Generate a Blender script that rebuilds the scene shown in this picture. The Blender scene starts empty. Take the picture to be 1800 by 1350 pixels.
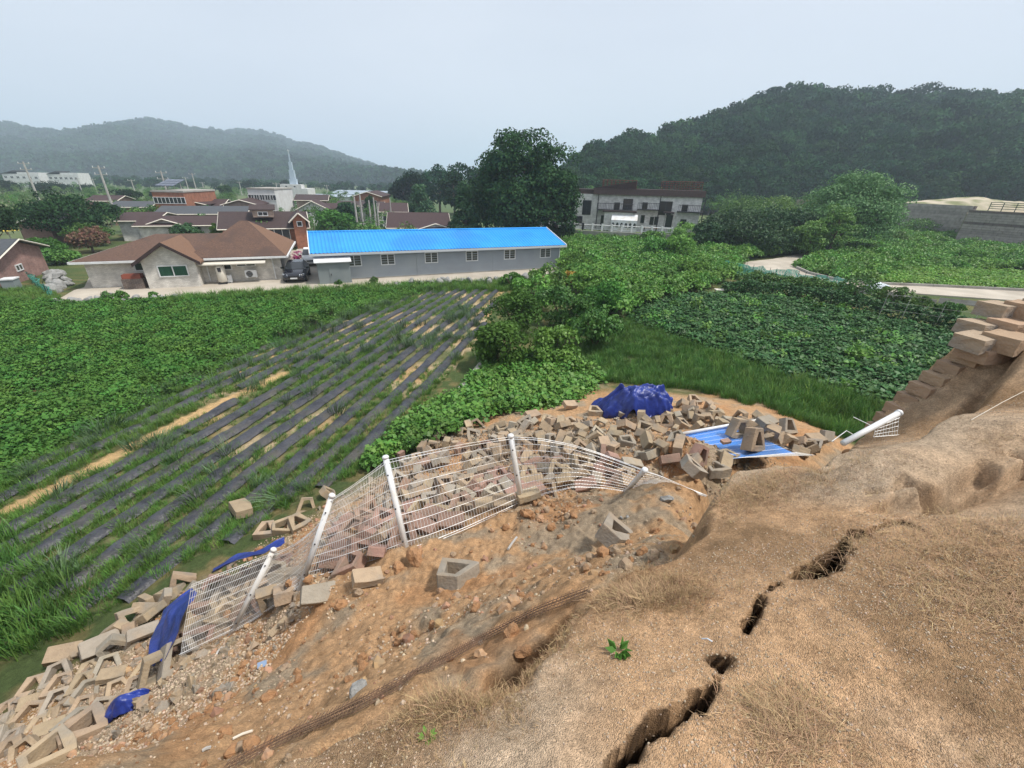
import bpy, math, random
import numpy as np
from mathutils import Vector, Matrix, Euler

random.seed(7); RS = np.random.RandomState(11)
scene = bpy.context.scene
COL = scene.collection

# ------------------------------------------------------------------ camera
FPX = 740.0; CAMZ = 8.0
ROLL = math.radians(1.5); PITCH = math.atan(355/740*math.cos(ROLL))
_f = np.array([0, math.cos(PITCH), -math.sin(PITCH)]); _u0 = np.array([0, math.sin(PITCH), math.cos(PITCH)])
_x = np.array([1., 0, 0])
_r = math.cos(ROLL)*_x + math.sin(ROLL)*_u0; _u = -math.sin(ROLL)*_x + math.cos(ROLL)*_u0
CP = np.array([0, 0, CAMZ])
cam_d = bpy.data.cameras.new('camera'); cam = bpy.data.objects.new('camera', cam_d); COL.objects.link(cam)
cam_d.sensor_width = 36; cam_d.lens = FPX/1800*36; cam_d.clip_start = 0.05; cam_d.clip_end = 9000
M = Matrix(((_r[0], _u[0], -_f[0], 0), (_r[1], _u[1], -_f[1], 0), (_r[2], _u[2], -_f[2], CAMZ), (0, 0, 0, 1)))
cam.matrix_world = M
scene.camera = cam

# ------------------------------------------------------------------ world, sun, exposure
SUN_EL, SUN_AZ = math.radians(60), math.radians(98)     # azimuth: compass style, from +Y clockwise
world = bpy.data.worlds.new('World'); scene.world = world; world.use_nodes = True
nt = world.node_tree; nt.nodes.clear()
wo = nt.nodes.new('ShaderNodeOutputWorld'); bg = nt.nodes.new('ShaderNodeBackground')
sky = nt.nodes.new('ShaderNodeTexSky'); sky.sky_type = 'NISHITA'; sky.sun_disc = False
sky.sun_elevation = SUN_EL; sky.sun_rotation = SUN_AZ; sky.dust_density = 4.0; sky.air_density = 1.0
mx = nt.nodes.new('ShaderNodeMix'); mx.data_type = 'RGBA'; mx.inputs[0].default_value = 0.78
mx.inputs[7].default_value = (5.75, 6.05, 6.6, 1)          # thin even cloud veil over the clear sky
wtc = nt.nodes.new('ShaderNodeTexCoord'); wmp = nt.nodes.new('ShaderNodeMapping'); wmp.inputs['Scale'].default_value = (1, 1, 3.5); wn_ = nt.nodes.new('ShaderNodeTexNoise'); wn_.inputs['Scale'].default_value = 1.6; wn_.inputs['Detail'].default_value = 5
wr_ = nt.nodes.new('ShaderNodeMapRange'); wr_.inputs[1].default_value = .3; wr_.inputs[2].default_value = .7; wr_.inputs[3].default_value = .68; wr_.inputs[4].default_value = .86
nt.links.new(wtc.outputs['Generated'], wmp.inputs[0]); nt.links.new(wmp.outputs[0], wn_.inputs['Vector']); nt.links.new(wn_.outputs[0], wr_.inputs[0]); nt.links.new(wr_.outputs[0], mx.inputs[0])
nt.links.new(sky.outputs[0], mx.inputs[6]); nt.links.new(mx.outputs[2], bg.inputs[0]); nt.links.new(bg.outputs[0], wo.inputs[0])
bg.inputs[1].default_value = 0.1
sun_d = bpy.data.lights.new('sun', 'SUN'); sun_d.energy = 2.9; sun_d.angle = math.radians(6); sun_d.color = (1, .95, .87)
sun = bpy.data.objects.new('sun', sun_d); COL.objects.link(sun)
sd = Vector((math.sin(SUN_AZ)*math.cos(SUN_EL), math.cos(SUN_AZ)*math.cos(SUN_EL), math.sin(SUN_EL)))
sun.rotation_euler = sd.to_track_quat('Z', 'Y').to_euler()
scene.view_settings.view_transform = 'Standard'; scene.view_settings.look = 'None'
scene.view_settings.gamma = 1; scene.view_settings.use_curve_mapping = False
scene.view_settings.exposure = 0.62
scene.cycles.volume_bounces = 1

# ------------------------------------------------------------------ coordinates
def D(px, py): return ((px-900)*_r + (675-py)*_u + FPX*_f)/FPX
def P(px, py, z=0.0):
    d = D(px, py); return CP + d*((z-CAMZ)/d[2])
def S(px, py, s): return CP + s*D(px, py)
def depth(p): return float(np.dot(np.asarray(p)-CP, _f))
def vnoise(x, y, sc, seed=0):
    x = np.asarray(x, float)/sc; y = np.asarray(y, float)/sc
    xi = np.floor(x).astype(np.int64); yi = np.floor(y).astype(np.int64); fx = x-xi; fy = y-yi
    fx = fx*fx*(3-2*fx); fy = fy*fy*(3-2*fy)
    def h(a, b):
        n = (a*374761393 + b*668265263 + seed*1442695041) & 0xffffffff
        n = ((n ^ (n >> 13))*1274126177) & 0xffffffff
        return ((n ^ (n >> 16)) & 0xffff)/65535.0
    return (h(xi, yi)*(1-fx)+h(xi+1, yi)*fx)*(1-fy)+(h(xi, yi+1)*(1-fx)+h(xi+1, yi+1)*fx)*fy
def fbm(x, y, sc, seed=0, oct=4, gain=.5):
    t = 0; a = 1; n = 0
    for i in range(oct):
        t = t + a*(vnoise(x, y, sc, seed+i*17)-.5); n += a; a *= gain; sc *= .5
    return t/n*2
def inpoly(x, y, poly):
    x = np.asarray(x, float); y = np.asarray(y, float); ins = np.zeros(x.shape, bool); n = len(poly)
    for i in range(n):
        x1, y1 = poly[i][0], poly[i][1]; x2, y2 = poly[(i+1) % n][0], poly[(i+1) % n][1]
        if y1 == y2: continue
        c = ((y1 > y) != (y2 > y)) & (x < (x2-x1)*(y-y1)/(y2-y1)+x1); ins ^= c
    return ins
def segdist(x, y, pts, closed=False):
    x = np.asarray(x, float); y = np.asarray(y, float); best = np.full(x.shape, 1e9); n = len(pts)
    for i in range(n if closed else n-1):
        a = pts[i]; b = pts[(i+1) % n]; dx, dy = b[0]-a[0], b[1]-a[1]; L = dx*dx+dy*dy+1e-12
        t = np.clip(((x-a[0])*dx+(y-a[1])*dy)/L, 0, 1)
        best = np.minimum(best, np.hypot(x-a[0]-t*dx, y-a[1]-t*dy))
    return best
def sstep(a, b, t):
    t = np.clip((t-a)/(b-a), 0, 1); return t*t*(3-2*t)
class RBF:
    def __init__(s, pts):
        s.p = np.array([(p[0], p[1]) for p in pts]); z = np.array([p[2] for p in pts]); n = len(pts); s.m = z.mean()
        A = np.sqrt(((s.p[:, None]-s.p[None])**2).sum(-1)+.16); s.w = np.linalg.solve(A+np.eye(n)*1e-3*-1, z-s.m)
    def __call__(s, x, y):
        o = np.full(np.shape(x), s.m)
        for (a, b), w in zip(s.p, s.w): o = o+w*np.sqrt((x-a)**2+(y-b)**2+.16)
        return o
def lin(*c): return tuple(c)

# ------------------------------------------------------------------ tagging and mesh helpers
def tag(o, label=None, cat=None, group=None, kind=None):
    if label: o['label'] = label
    if cat: o['category'] = cat
    if group: o['group'] = group
    if kind: o['kind'] = kind
    return o
def empty(name, loc=(0, 0, 0), rz=0.0, label=None, cat=None, group=None):
    o = bpy.data.objects.new(name, None); COL.objects.link(o); o.location = tuple(loc); o.rotation_euler = (0, 0, rz)
    o.empty_display_size = .2
    return tag(o, label, cat, group)
def link(name, me, parent=None):
    o = bpy.data.objects.new(name, me); COL.objects.link(o)
    if parent is not None: o.parent = parent
    return o
def np_mesh(name, verts, quads, mats=(), smooth=False, midx=None):
    me = bpy.data.meshes.new(name); verts = np.asarray(verts, np.float32); quads = np.asarray(quads, np.int32)
    n = quads.shape[0]; k = quads.shape[1]
    me.vertices.add(len(verts)); me.vertices.foreach_set('co', verts.ravel())
    me.loops.add(n*k); me.loops.foreach_set('vertex_index', quads.ravel())
    me.polygons.add(n); me.polygons.foreach_set('loop_start', np.arange(0, n*k, k, dtype=np.int32))
    me.polygons.foreach_set('loop_total', np.full(n, k, np.int32))
    if midx is not None: me.polygons.foreach_set('material_index', np.asarray(midx, np.int32))
    if smooth: me.polygons.foreach_set('use_smooth', np.ones(n, bool))
    for m in mats: me.materials.append(m)
    me.update(calc_edges=True)
    return me
class MB:
    def __init__(s): s.v = []; s.f = []; s.m = []
    def add(s, vs, fs, mi=0):
        b = len(s.v); s.v += [tuple(float(c) for c in v) for v in vs]; s.f += [tuple(b+i for i in f) for f in fs]; s.m += [mi]*len(fs); return s
    def box(s, x0, x1, y0, y1, z0, z1, mi=0, mat=None):
        vs = [Vector(v) for v in ((x0,y0,z0),(x1,y0,z0),(x1,y1,z0),(x0,y1,z0),(x0,y0,z1),(x1,y0,z1),(x1,y1,z1),(x0,y1,z1))]
        if mat is not None: vs = [mat @ v for v in vs]
        return s.add(vs, [(3,2,1,0),(4,5,6,7),(0,1,5,4),(1,2,6,5),(2,3,7,6),(3,0,4,7)], mi)
    def prism(s, poly, d, mi=0, base=(0, 0, 0), bottom=True):
        """poly: 3d points (ccw seen from +d side); extruded along vector d"""
        n = len(poly); a = [Vector(p) for p in poly]; d = Vector(d); b = [p+d for p in a]
        fs = [tuple(range(n, 2*n))] + ([tuple(range(n-1, -1, -1))] if bottom else []) + [(i, (i+1) % n, n+(i+1) % n, n+i) for i in range(n)]
        return s.add(a+b, fs, mi)
    def tube(s, pts, r, n=6, mi=0, cap=True):
        pts = [Vector(p) for p in pts]; rs = r if hasattr(r, '__len__') else [r]*len(pts); rings = []
        up = Vector((0, 0, 1))
        for i, p in enumerate(pts):
            t = (pts[min(i+1, len(pts)-1)]-pts[max(i-1, 0)]).normalized()
            a = t.cross(up if abs(t.z) < .9 else Vector((1, 0, 0))).normalized(); b = t.cross(a)
            rings.append([p+(a*math.cos(2*math.pi*k/n)+b*math.sin(2*math.pi*k/n))*rs[i] for k in range(n)])
        vs = [v for r_ in rings for v in r_]; fs = []
        for i in range(len(pts)-1):
            for k in range(n): fs.append((i*n+k, i*n+(k+1) % n, (i+1)*n+(k+1) % n, (i+1)*n+k))
        if cap: fs += [tuple(range(n-1, -1, -1)), tuple((len(pts)-1)*n+k for k in range(n))]
        return s.add(vs, fs, mi)
    def mesh(s, name, mats, smooth=False):
        me = bpy.data.meshes.new(name); me.from_pydata(s.v, [], s.f)
        for m in (mats if isinstance(mats, (list, tuple)) else [mats]): me.materials.append(m)
        me.polygons.foreach_set('material_index', s.m)
        if smooth: me.polygons.foreach_set('use_smooth', [True]*len(s.f))
        me.update(); return me
    def build(s, name, mats, parent=None, smooth=False): return link(name, s.mesh(name, mats, smooth), parent)
def recalc(me):
    import bmesh
    b = bmesh.new(); b.from_mesh(me); bmesh.ops.recalc_face_normals(b, faces=b.faces); b.to_mesh(me); b.free(); return me
def copy_tree(o, parent=None):
    c = o.copy(); COL.objects.link(c)
    if parent is not None: c.parent = parent
    for ch in list(o.children): copy_tree(ch, c)
    return c

# ------------------------------------------------------------------ materials
def mat(name, c1, c2=None, sc=5.0, rough=.8, bump=0.0, bsc=None, rnd=0.0, spec=.3, metal=0.0, detail=4, transl=0.0, c3=None, sc3=.6, stretch=None, coord='Object', bdist=.02):
    m = bpy.data.materials.new(name); m.use_nodes = True; t = m.node_tree; N = t.nodes; L = t.links
    b = N['Principled BSDF']; b.inputs['Roughness'].default_value = rough; b.inputs['Metallic'].default_value = metal
    b.inputs['Specular IOR Level'].default_value = spec
    tc = N.new('ShaderNodeTexCoord'); vec = tc.outputs[coord]
    if stretch:
        mp = N.new('ShaderNodeMapping'); mp.inputs['Scale'].default_value = stretch; L.new(vec, mp.inputs[0]); vec = mp.outputs[0]
    def nz(scale, det=detail):
        n = N.new('ShaderNodeTexNoise'); n.inputs['Scale'].default_value = scale; n.inputs['Detail'].default_value = det; L.new(vec, n.inputs['Vector']); return n.outputs['Fac']
    def mixc(fac, a, bb):
        x = N.new('ShaderNodeMix'); x.data_type = 'RGBA'
        if isinstance(fac, float): x.inputs[0].default_value = fac
        else: L.new(fac, x.inputs[0])
        for k, q in ((6, a), (7, bb)):
            if isinstance(q, tuple): x.inputs[k].default_value = (*q, 1)
            else: L.new(q, x.inputs[k])
        return x.outputs[2]
    def ramp(o, lo, hi):
        r = N.new('ShaderNodeMapRange'); r.inputs[1].default_value = lo; r.inputs[2].default_value = hi; L.new(o, r.inputs[0]); return r.outputs[0]
    col = c1
    if c2: col = mixc(ramp(nz(sc), .35, .65), c1, c2)
    if c3: col = mixc(ramp(nz(sc3, 3), .48, .68), col, c3)
    if rnd:
        oi = N.new('ShaderNodeObjectInfo'); h = N.new('ShaderNodeHueSaturation')
        r = N.new('ShaderNodeMapRange'); r.inputs[3].default_value = 1-rnd; r.inputs[4].default_value = 1+rnd; L.new(oi.outputs['Random'], r.inputs[0]); L.new(r.outputs[0], h.inputs['Value'])
        r2 = N.new('ShaderNodeMapRange'); r2.inputs[3].default_value = .5-rnd*.06; r2.inputs[4].default_value = .5+rnd*.06
        ml = N.new('ShaderNodeMath'); ml.operation = 'MULTIPLY'; ml.inputs[1].default_value = 7.31; fr = N.new('ShaderNodeMath'); fr.operation = 'FRACT'
        L.new(oi.outputs['Random'], ml.inputs[0]); L.new(ml.outputs[0], fr.inputs[0]); L.new(fr.outputs[0], r2.inputs[0]); L.new(r2.outputs[0], h.inputs['Hue'])
        if isinstance(col, tuple): h.inputs['Color'].default_value = (*col, 1)
        else: L.new(col, h.inputs['Color'])
        col = h.outputs[0]
    if isinstance(col, tuple): b.inputs['Base Color'].default_value = (*col, 1)
    else: L.new(col, b.inputs['Base Color'])
    if bump:
        bp = N.new('ShaderNodeBump'); bp.inputs['Strength'].default_value = bump; bp.inputs['Distance'].default_value = bdist
        L.new(nz(bsc or sc*3, 6), bp.inputs['Height']); L.new(bp.outputs[0], b.inputs['Normal'])
    if transl:
        tr = N.new('ShaderNodeBsdfTranslucent'); ms = N.new('ShaderNodeMixShader'); ms.inputs[0].default_value = transl
        if isinstance(col, tuple): tr.inputs[0].default_value = (*col, 1)
        else: L.new(col, tr.inputs[0])
        out = N['Material Output']; L.new(b.outputs[0], ms.inputs[1]); L.new(tr.outputs[0], ms.inputs[2]); L.new(ms.outputs[0], out.inputs[0])
    m['base'] = b.name
    return m
def brickmat(name, c1, c2, mortar, scale=1.0, bw=.2, bh=.065, rough=.85):
    m = bpy.data.materials.new(name); m.use_nodes = True; t = m.node_tree; N = t.nodes; L = t.links; b = N['Principled BSDF']
    b.inputs['Roughness'].default_value = rough; b.inputs['Specular IOR Level'].default_value = .2
    tc = N.new('ShaderNodeTexCoord'); sp = N.new('ShaderNodeSeparateXYZ'); L.new(tc.outputs['Object'], sp.inputs[0])
    ad = N.new('ShaderNodeMath'); L.new(sp.outputs[0], ad.inputs[0]); L.new(sp.outputs[1], ad.inputs[1])
    cb = N.new('ShaderNodeCombineXYZ'); L.new(ad.outputs[0], cb.inputs[0]); L.new(sp.outputs[2], cb.inputs[1])
    br = N.new('ShaderNodeTexBrick'); L.new(cb.outputs[0], br.inputs[0]); br.inputs['Scale'].default_value = 1
    br.inputs['Brick Width'].default_value = bw*scale; br.inputs['Row Height'].default_value = bh*scale; br.inputs['Mortar Size'].default_value = .006*scale
    br.inputs['Color1'].default_value = (*c1, 1); br.inputs['Color2'].default_value = (*c2, 1); br.inputs['Mortar'].default_value = (*mortar, 1)
    ns = N.new('ShaderNodeTexNoise'); ns.inputs['Scale'].default_value = 1.6; ns.inputs['Detail'].default_value = 7; L.new(tc.outputs['Object'], ns.inputs['Vector'])
    mr = N.new('ShaderNodeMapRange'); mr.inputs[1].default_value = .3; mr.inputs[2].default_value = .7; mr.inputs[3].default_value = .72; mr.inputs[4].default_value = 1.15; L.new(ns.outputs[0], mr.inputs[0])
    hs = N.new('ShaderNodeHueSaturation'); L.new(br.outputs['Color'], hs.inputs['Color']); L.new(mr.outputs[0], hs.inputs['Value']); L.new(hs.outputs[0], b.inputs['Base Color'])
    bp = N.new('ShaderNodeBump'); bp.inputs['Strength'].default_value = .5; bp.inputs['Distance'].default_value = .01; L.new(br.outputs['Fac'], bp.inputs['Height']); bp.invert = True; L.new(bp.outputs[0], b.inputs['Normal'])
    return m

MT = {}
MT['leaf_crop'] = mat('leaf_crop', (.06,.155,.03), (.11,.25,.045), 1.5, .65, rnd=.3, transl=.25, spec=.18)
MT['leaf_crop_dark'] = mat('leaf_crop_dark', (.032,.10,.028), (.075,.175,.05), 1.5, .5, rnd=.3, transl=.18, spec=.3)
MT['leaf_kudzu'] = mat('leaf_kudzu', (.08,.20,.035), (.15,.31,.055), 1.2, .5, rnd=.3, transl=.22)
MT['leaf_lime'] = mat('leaf_lime', (.12,.26,.04), (.20,.36,.06), .8, .5, rnd=.3, transl=.25)
MT['leaf_shrub'] = mat('leaf_shrub', (.055,.14,.028), (.13,.245,.05), 1.3, .5, rnd=.3, transl=.18)
MT['leaf_tree'] = mat('leaf_tree', (.016,.052,.02), (.038,.09,.03), .8, .75, rnd=.25, transl=.12, spec=.12)
MT['leaf_forest'] = mat('leaf_forest', (.007,.032,.015), (.024,.068,.027), .5, .85, rnd=.55, transl=.15, spec=.08)
MT['leaf_forest_light'] = mat('leaf_forest_light', (.015,.055,.020), (.038,.095,.033), .5, .85, rnd=.4, transl=.15, spec=.08)
MT['leaf_conifer'] = mat('leaf_conifer', (.03,.09,.035), (.055,.13,.045), .8, .6, rnd=.2, transl=.1)
MT['leaf_willow'] = mat('leaf_willow', (.10,.20,.07), (.15,.27,.10), .6, .6, rnd=.2, transl=.18)
MT['leaf_yellow'] = mat('leaf_yellow', (.30,.17,.02), (.42,.30,.05), 3, .6, rnd=.2, transl=.2)
MT['leaf_red'] = mat('leaf_red', (.20,.075,.07), (.12,.10,.05), 3, .6, rnd=.2, transl=.2)
MT['flower_pink'] = mat('flower_pink', (.35,.02,.16), (.5,.05,.25), 3, .6, transl=.2)
MT['grass'] = mat('grass', (.08,.19,.035), (.17,.29,.06), 2, .55, rnd=.35, transl=.2)
MT['grass_dark'] = mat('grass_dark', (.06,.16,.03), (.13,.25,.055), 2, .55, rnd=.3, transl=.2)
MT['grass_blue'] = mat('grass_blue', (.06,.12,.05), (.13,.2,.10), 2, .5, rnd=.3, transl=.2)
MT['straw'] = mat('straw', (.31,.20,.11), (.46,.33,.19), 5, .8, rnd=.35)
MT['bark'] = mat('bark', (.10,.075,.055), (.16,.12,.09), 6, .9, bump=.5)
MT['white_paint'] = mat('white_paint', (.74,.76,.78), (.66,.67,.68), 3, .35, spec=.5, c3=(.6,.56,.5), sc3=1.2)
MT['white'] = mat('white', (.72,.73,.74), (.62,.63,.63), 2, .5)
MT['glass'] = mat('glass', (.03,.035,.04), None, rough=.08, spec=.8)
MT['dark'] = mat('dark', (.03,.03,.035), None, rough=.5)
MT['concrete'] = mat('concrete', (.40,.385,.35), (.31,.295,.27), 1.2, .9, bump=.3, c3=(.25,.23,.2), sc3=.35)
MT['concrete_path'] = mat('concrete_path', (.48,.43,.36), (.38,.34,.28), .5, .9, bump=.3, c3=(.30,.26,.21), sc3=.12)
MT['pole'] = mat('pole', (.42,.41,.39), (.34,.33,.31), 2, .85)

# ------------------------------------------------------------------ terrain
lip_px = [(430,1350,6.1),(560,1310,6.12),(640,1262,6.12),(720,1228,6.1),(800,1222,6.1),(860,1240,6.12),(905,1212,6.1),(945,1165,6.1),(985,1115,6.05),(1030,1060,6.02),
          (1050,1025,6.0),(1100,1003,5.98),(1150,985,5.97),(1190,965,5.95),(1225,925,5.92),(1250,895,5.9),(1275,862,5.88),(1282,830,5.87),(1295,812,5.87),(1330,806,5.9),(1390,803,5.93),(1440,797,5.93),(1470,790,5.92),(1485,778,5.9)]
lip = [tuple(P(*p)[:2]) for p in lip_px]
wall_edge = [(3.25,3.35),(3.75,3.95),(4.15,4.28),(4.8,4.42),(5.6,4.72),(7.0,5.2),(12,7.0),(30,13.5)]
polyA = [(-30,-6),(-12,-2.2),(-5,-.4),(-2.2,.35)] + lip + wall_edge + [(30,-40),(-30,-40)]
A_px = [(430,1350,6.15),(900,1350,6.3),(1300,1300,6.35),(1750,1300,6.42),(700,1250,6.15),(1050,1080,6.05),(1100,1010,5.98),(1350,1000,6.18),(1250,900,5.92),(1285,835,5.88),
        (1400,860,6.05),(1470,800,5.95),(1600,950,6.3),(1790,900,6.36),(1580,800,6.28),(1700,735,6.38),(1790,668,6.46),(1700,880,6.2)]
A_pts = [tuple(P(*p)) for p in A_px] + [tuple(S(*p)) for p in ((1740,600,4.25),(1650,665,4.45),(1600,722,4.5),(1540,752,4.7))] + \
        [(0,-2,6.4),(3,-2,6.45),(10,0,6.7),(-3,-1.5,6.2),(12,6,7.0),(-12,-6,6.2),(6,4.2,6.9),(2,-12,6.4),(25,0,7)]
B_px = [(800,1025,3.35),(1078,965,3.7),(1000,905,3.1),(1200,900,3.6),(600,1070,2.9),(450,1140,1.75),(700,1150,4.1),(350,1200,1.9),(300,1300,2.8),(500,1300,4.3),(160,1345,1.5),
        (900,1100,5.0),(1000,1050,5.35),(1230,800,2.6),(1240,865,3.4),(1120,935,3.9),(1180,950,4.6),(800,1190,5.35),(640,1250,5.5),(530,1300,5.4),(430,1348,5.3),(1180,985,5.2),(640,1180,4.3),(950,1060,4.7),(880,1030,4.0),
        (715,975,2.88),(918,893,2.88),(530,1032,2.28),(408,1116,1.18),(1100,865,2.9),(1020,868,2.8),(620,1005,2.5),(820,940,2.85),
        (1000,790,1.35),(1100,740,1.2),(1300,760,1.6),(1400,800,1.9),(1190,760,1.5),(850,850,1.6),(700,870,1.0),(600,930,.9),(800,800,.9),(950,830,1.9),(1060,820,2.0),(900,720,.5),(1000,700,.5),(560,950,.8),(450,1040,.5),
        (350,1060,.35),(100,1200,.4),(250,1150,.5),(200,1230,.7),(150,1290,.9),(20,1330,.7),
        (850,690,.1),(960,660,.1),(1200,690,.3),(1400,720,.3),(1500,720,.2),(1560,700,0),(690,800,0),(640,820,0),(560,865,.05),(420,930,.1),(300,1010,.1),(200,1090,.1),(60,1180,.1),(0,1100,0),(0,1250,.25),(1460,785,1.3)]
B_pts = [tuple(P(*p)) for p in B_px] + [(-12,4,0),(-12,12,0),(-5,14,0),(0,17,0),(6,18,0),(12,14,0),(12,9,0),(20,12,0),(-14,-1,0),(-9,2,.2),(-20,0,0),(5.2,6.2,.4),(7,7,.2),(4,6.3,.8),(9,8,0),(3.6,4.9,1.8),
        (-3,1.2,4.6),(-5,.8,3.4),(-7,.3,2.2),(20,20,0),(-20,20,0),(0,24,0),(30,17,0),(-25,8,0)]
fA = RBF(A_pts); fB = RBF(B_pts)
def axis(segs):
    out = [segs[0][0]]
    for a, b, st in segs:
        n = max(1, int(round((b-a)/st))); out += list(np.linspace(a, b, n+1)[1:])
    return np.array(out)
XS = axis([(-60,-30,3),(-30,-14,.8),(-14,-8,.16),(-8,-1.8,.045),(-1.8,4.4,.0155),(4.4,6.5,.05),(6.5,12,.2),(12,30,.8),(30,70,3)])
YS = axis([(-40,-4,3),(-4,0,.3),(0,.5,.05),(.5,4.3,.0155),(4.3,11.5,.05),(11.5,18,.12),(18,36,.6),(36,72,2.5)])
X, Y = np.meshgrid(XS, YS)
def heights(X, Y):
    wob = fbm(X, Y, .55, 3, 5)*.11 + fbm(X, Y, .12, 5, 3)*.03
    ins = inpoly(X, Y, polyA); d = segdist(X, Y, polyA, True); d = np.where(ins, d, -d)+wob
    near = np.exp(-np.maximum(np.hypot(X-1, Y-3)-9, 0)/5)
    za = fA(X, Y)+fbm(X, Y, 1.1, 21, 5)*.05+fbm(X, Y, .35, 22, 4)*.030+fbm(X, Y, .09, 24, 3)*.010
    zb = np.clip(fB(X, Y), -.05, 6); slope_rough = sstep(.25, 1.6, zb)
    zb = zb + slope_rough*(fbm(X, Y, 1.2, 31, 5)*.20 + np.abs(fbm(X, Y, .5, 33, 4))*.16 + np.abs(fbm(X, Y, .16, 37, 3))*.09)
    zb = zb + (1-slope_rough)*fbm(X, Y, 3, 41, 3)*.05*near
    # ledge folds and rim of the plateau
    k = sstep(-.16, .05, d); z = zb*(1-k)+za*k
    z = z - np.exp(-((d-.10)/.10)**2)*.03
    # steps and hollows of the slumped mound at right
    for pts, w, dep in MOUND: z = z - dep*sstep(w, 0, segdist(X, Y, pts)+fbm(X, Y, .3, 51, 3)*.06)*k
    for pts, dep, wid, far in LEDGE:
        ey = np.interp(X, [p[0] for p in pts], [p[1] for p in pts]); e = segdist(X, Y, pts)+fbm(X, Y, .25, 55, 4)*.03; sd_ = (Y-ey)*(1 if far else -1)+fbm(X, Y, .2, 56, 4)*.05
        msk = sstep(pts[0][0]-.1, pts[0][0]+.25, X)*sstep(-.005, .03, sd_); z = z - dep*msk*np.exp(-np.maximum(e, 0)/wid)*k
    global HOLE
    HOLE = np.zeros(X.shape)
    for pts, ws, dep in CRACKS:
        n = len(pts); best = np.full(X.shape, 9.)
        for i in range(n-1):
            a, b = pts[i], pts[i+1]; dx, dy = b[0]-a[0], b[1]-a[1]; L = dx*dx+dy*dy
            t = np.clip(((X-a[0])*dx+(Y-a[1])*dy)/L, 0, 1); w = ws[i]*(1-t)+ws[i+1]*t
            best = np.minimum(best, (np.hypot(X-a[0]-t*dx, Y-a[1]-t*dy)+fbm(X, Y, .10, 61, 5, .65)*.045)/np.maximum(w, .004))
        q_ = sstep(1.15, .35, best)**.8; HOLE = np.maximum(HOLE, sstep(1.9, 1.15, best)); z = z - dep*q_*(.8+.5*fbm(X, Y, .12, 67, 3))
    return z, d, k
def PX(l, z=6.15): return [tuple(P(a, b, z)[:2]) for a, b in l]
MOUND = [(PX([(1560,775),(1640,752),(1700,722),(1735,700)]), .10, .10), (PX([(1625,858),(1665,868),(1700,850),(1730,835)],6.25), .07, .16), (PX([(1770,815),(1815,830)],6.3), .06, .14),
         (PX([(1590,855),(1560,870),(1530,868)],6.2), .05, .08), (PX([(1800,945),(1785,938)],6.3), .05, .2), (PX([(1640,900),(1600,905)],6.2), .03, .06)]
CRACKS = [(PX([(1345,1052),(1380,1036),(1410,1030),(1450,1008),(1475,980),(1480,962),(1500,955),(1530,950),(1565,938),(1580,922)]), [.005,.008,.020,.038,.026,.016,.011,.010,.012,.020], .65),
          (PX([(1575,925),(1590,950),(1610,962)]), [.03,.035,.01], .14),
          (PX([(1300,1135),(1318,1105),(1333,1070)]), [.010,.016,.010], .7),
          (PX([(1245,1198),(1270,1192)]), [.022,.02], .9),
          (PX([(1090,1372),(1130,1330),(1165,1308),(1190,1290),(1212,1284),(1228,1258),(1246,1240)]), [.014,.026,.022,.010,.018,.016,.009], .7),
          (PX([(1246,1240),(1250,1215),(1258,1200)]), [.005,.006,.01], .4), (PX([(1333,1070),(1345,1052)]), [.006,.006], .3), (PX([(1060,1400),(1090,1372)]), [.02,.02], 1.2),
          (PX([(1625,910),(1640,905)]), [.01,.01], .1)]
LEDGE = [(PX([(1530,874),(1560,870),(1600,854),(1640,858),(1690,842),(1760,838),(1800,818),(1900,800)],6.28), .20, .22, False), (PX([(1480,800),(1560,778),(1640,757),(1700,728),(1735,694),(1800,662),(1900,620)],6.3), .34, .45, True)]
# gully under the lip beside the wire strip
GUL = PX([(895,1175),(930,1140),(975,1105),(1010,1075)], 5.75)
ZZ, DD, KK = heights(X, Y)
ZZ = ZZ - (1-KK)*.45*sstep(.16, .02, segdist(X, Y, GUL))
plot_px = [(-140,900),(-200,1080),(60,1120),(200,1075),(310,1005),(430,950),(560,862),(640,832),(720,735),(790,655),(835,600),(885,510),(770,507),(690,532),(560,570),(420,620),(300,680),(100,785),(0,850)]
plot = [tuple(P(a, b)[:2]) for a, b in plot_px]
farmask = (Y > 24) | (np.abs(X) > 14)
edge = (np.abs(X) > 58) | (Y > 70)
ZZ = np.where(edge & (Y > 0), -.6, ZZ)
NXg, NYg = len(XS), len(YS)
idx = np.arange(NXg*NYg).reshape(NYg, NXg)
quads = np.stack([idx[:-1,:-1], idx[:-1,1:], idx[1:,1:], idx[1:,:-1]], -1).reshape(-1, 4)
# soil colours (what the ground is made of; the cracks also have shade painted in)
def c(*a): return np.array(a)
n1 = fbm(X, Y, 1.6, 71, 5); n2 = fbm(X, Y, .5, 73, 4); n3 = fbm(X, Y, .9, 79, 4)
ex = lambda a: a[..., None]
tan = c(.51,.325,.185); tan2 = c(.48,.365,.255); brown = c(.27,.17,.092); orange = c(.48,.265,.13); clay = c(.37,.285,.195); gcol = c(.07,.10,.035); fsoil = c(.46,.36,.23); yellowish = c(.50,.34,.17)
colA = tan+(tan2-tan)*ex(sstep(-.2,.3,n1)); colA = colA+(brown-colA)*ex(sstep(.10,.42,fbm(X, Y, .9, 83, 4))*.75)
colA = colA+(orange-colA)*ex(sstep(.32,.6,n3)*.5)
colB = c(.475,.295,.16)+(clay-c(.475,.295,.16))*ex(sstep(-.05,.35,n2+n1*.6)); colB = colB+(orange-colB)*ex(sstep(.0,.3,n3)*.85)
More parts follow.
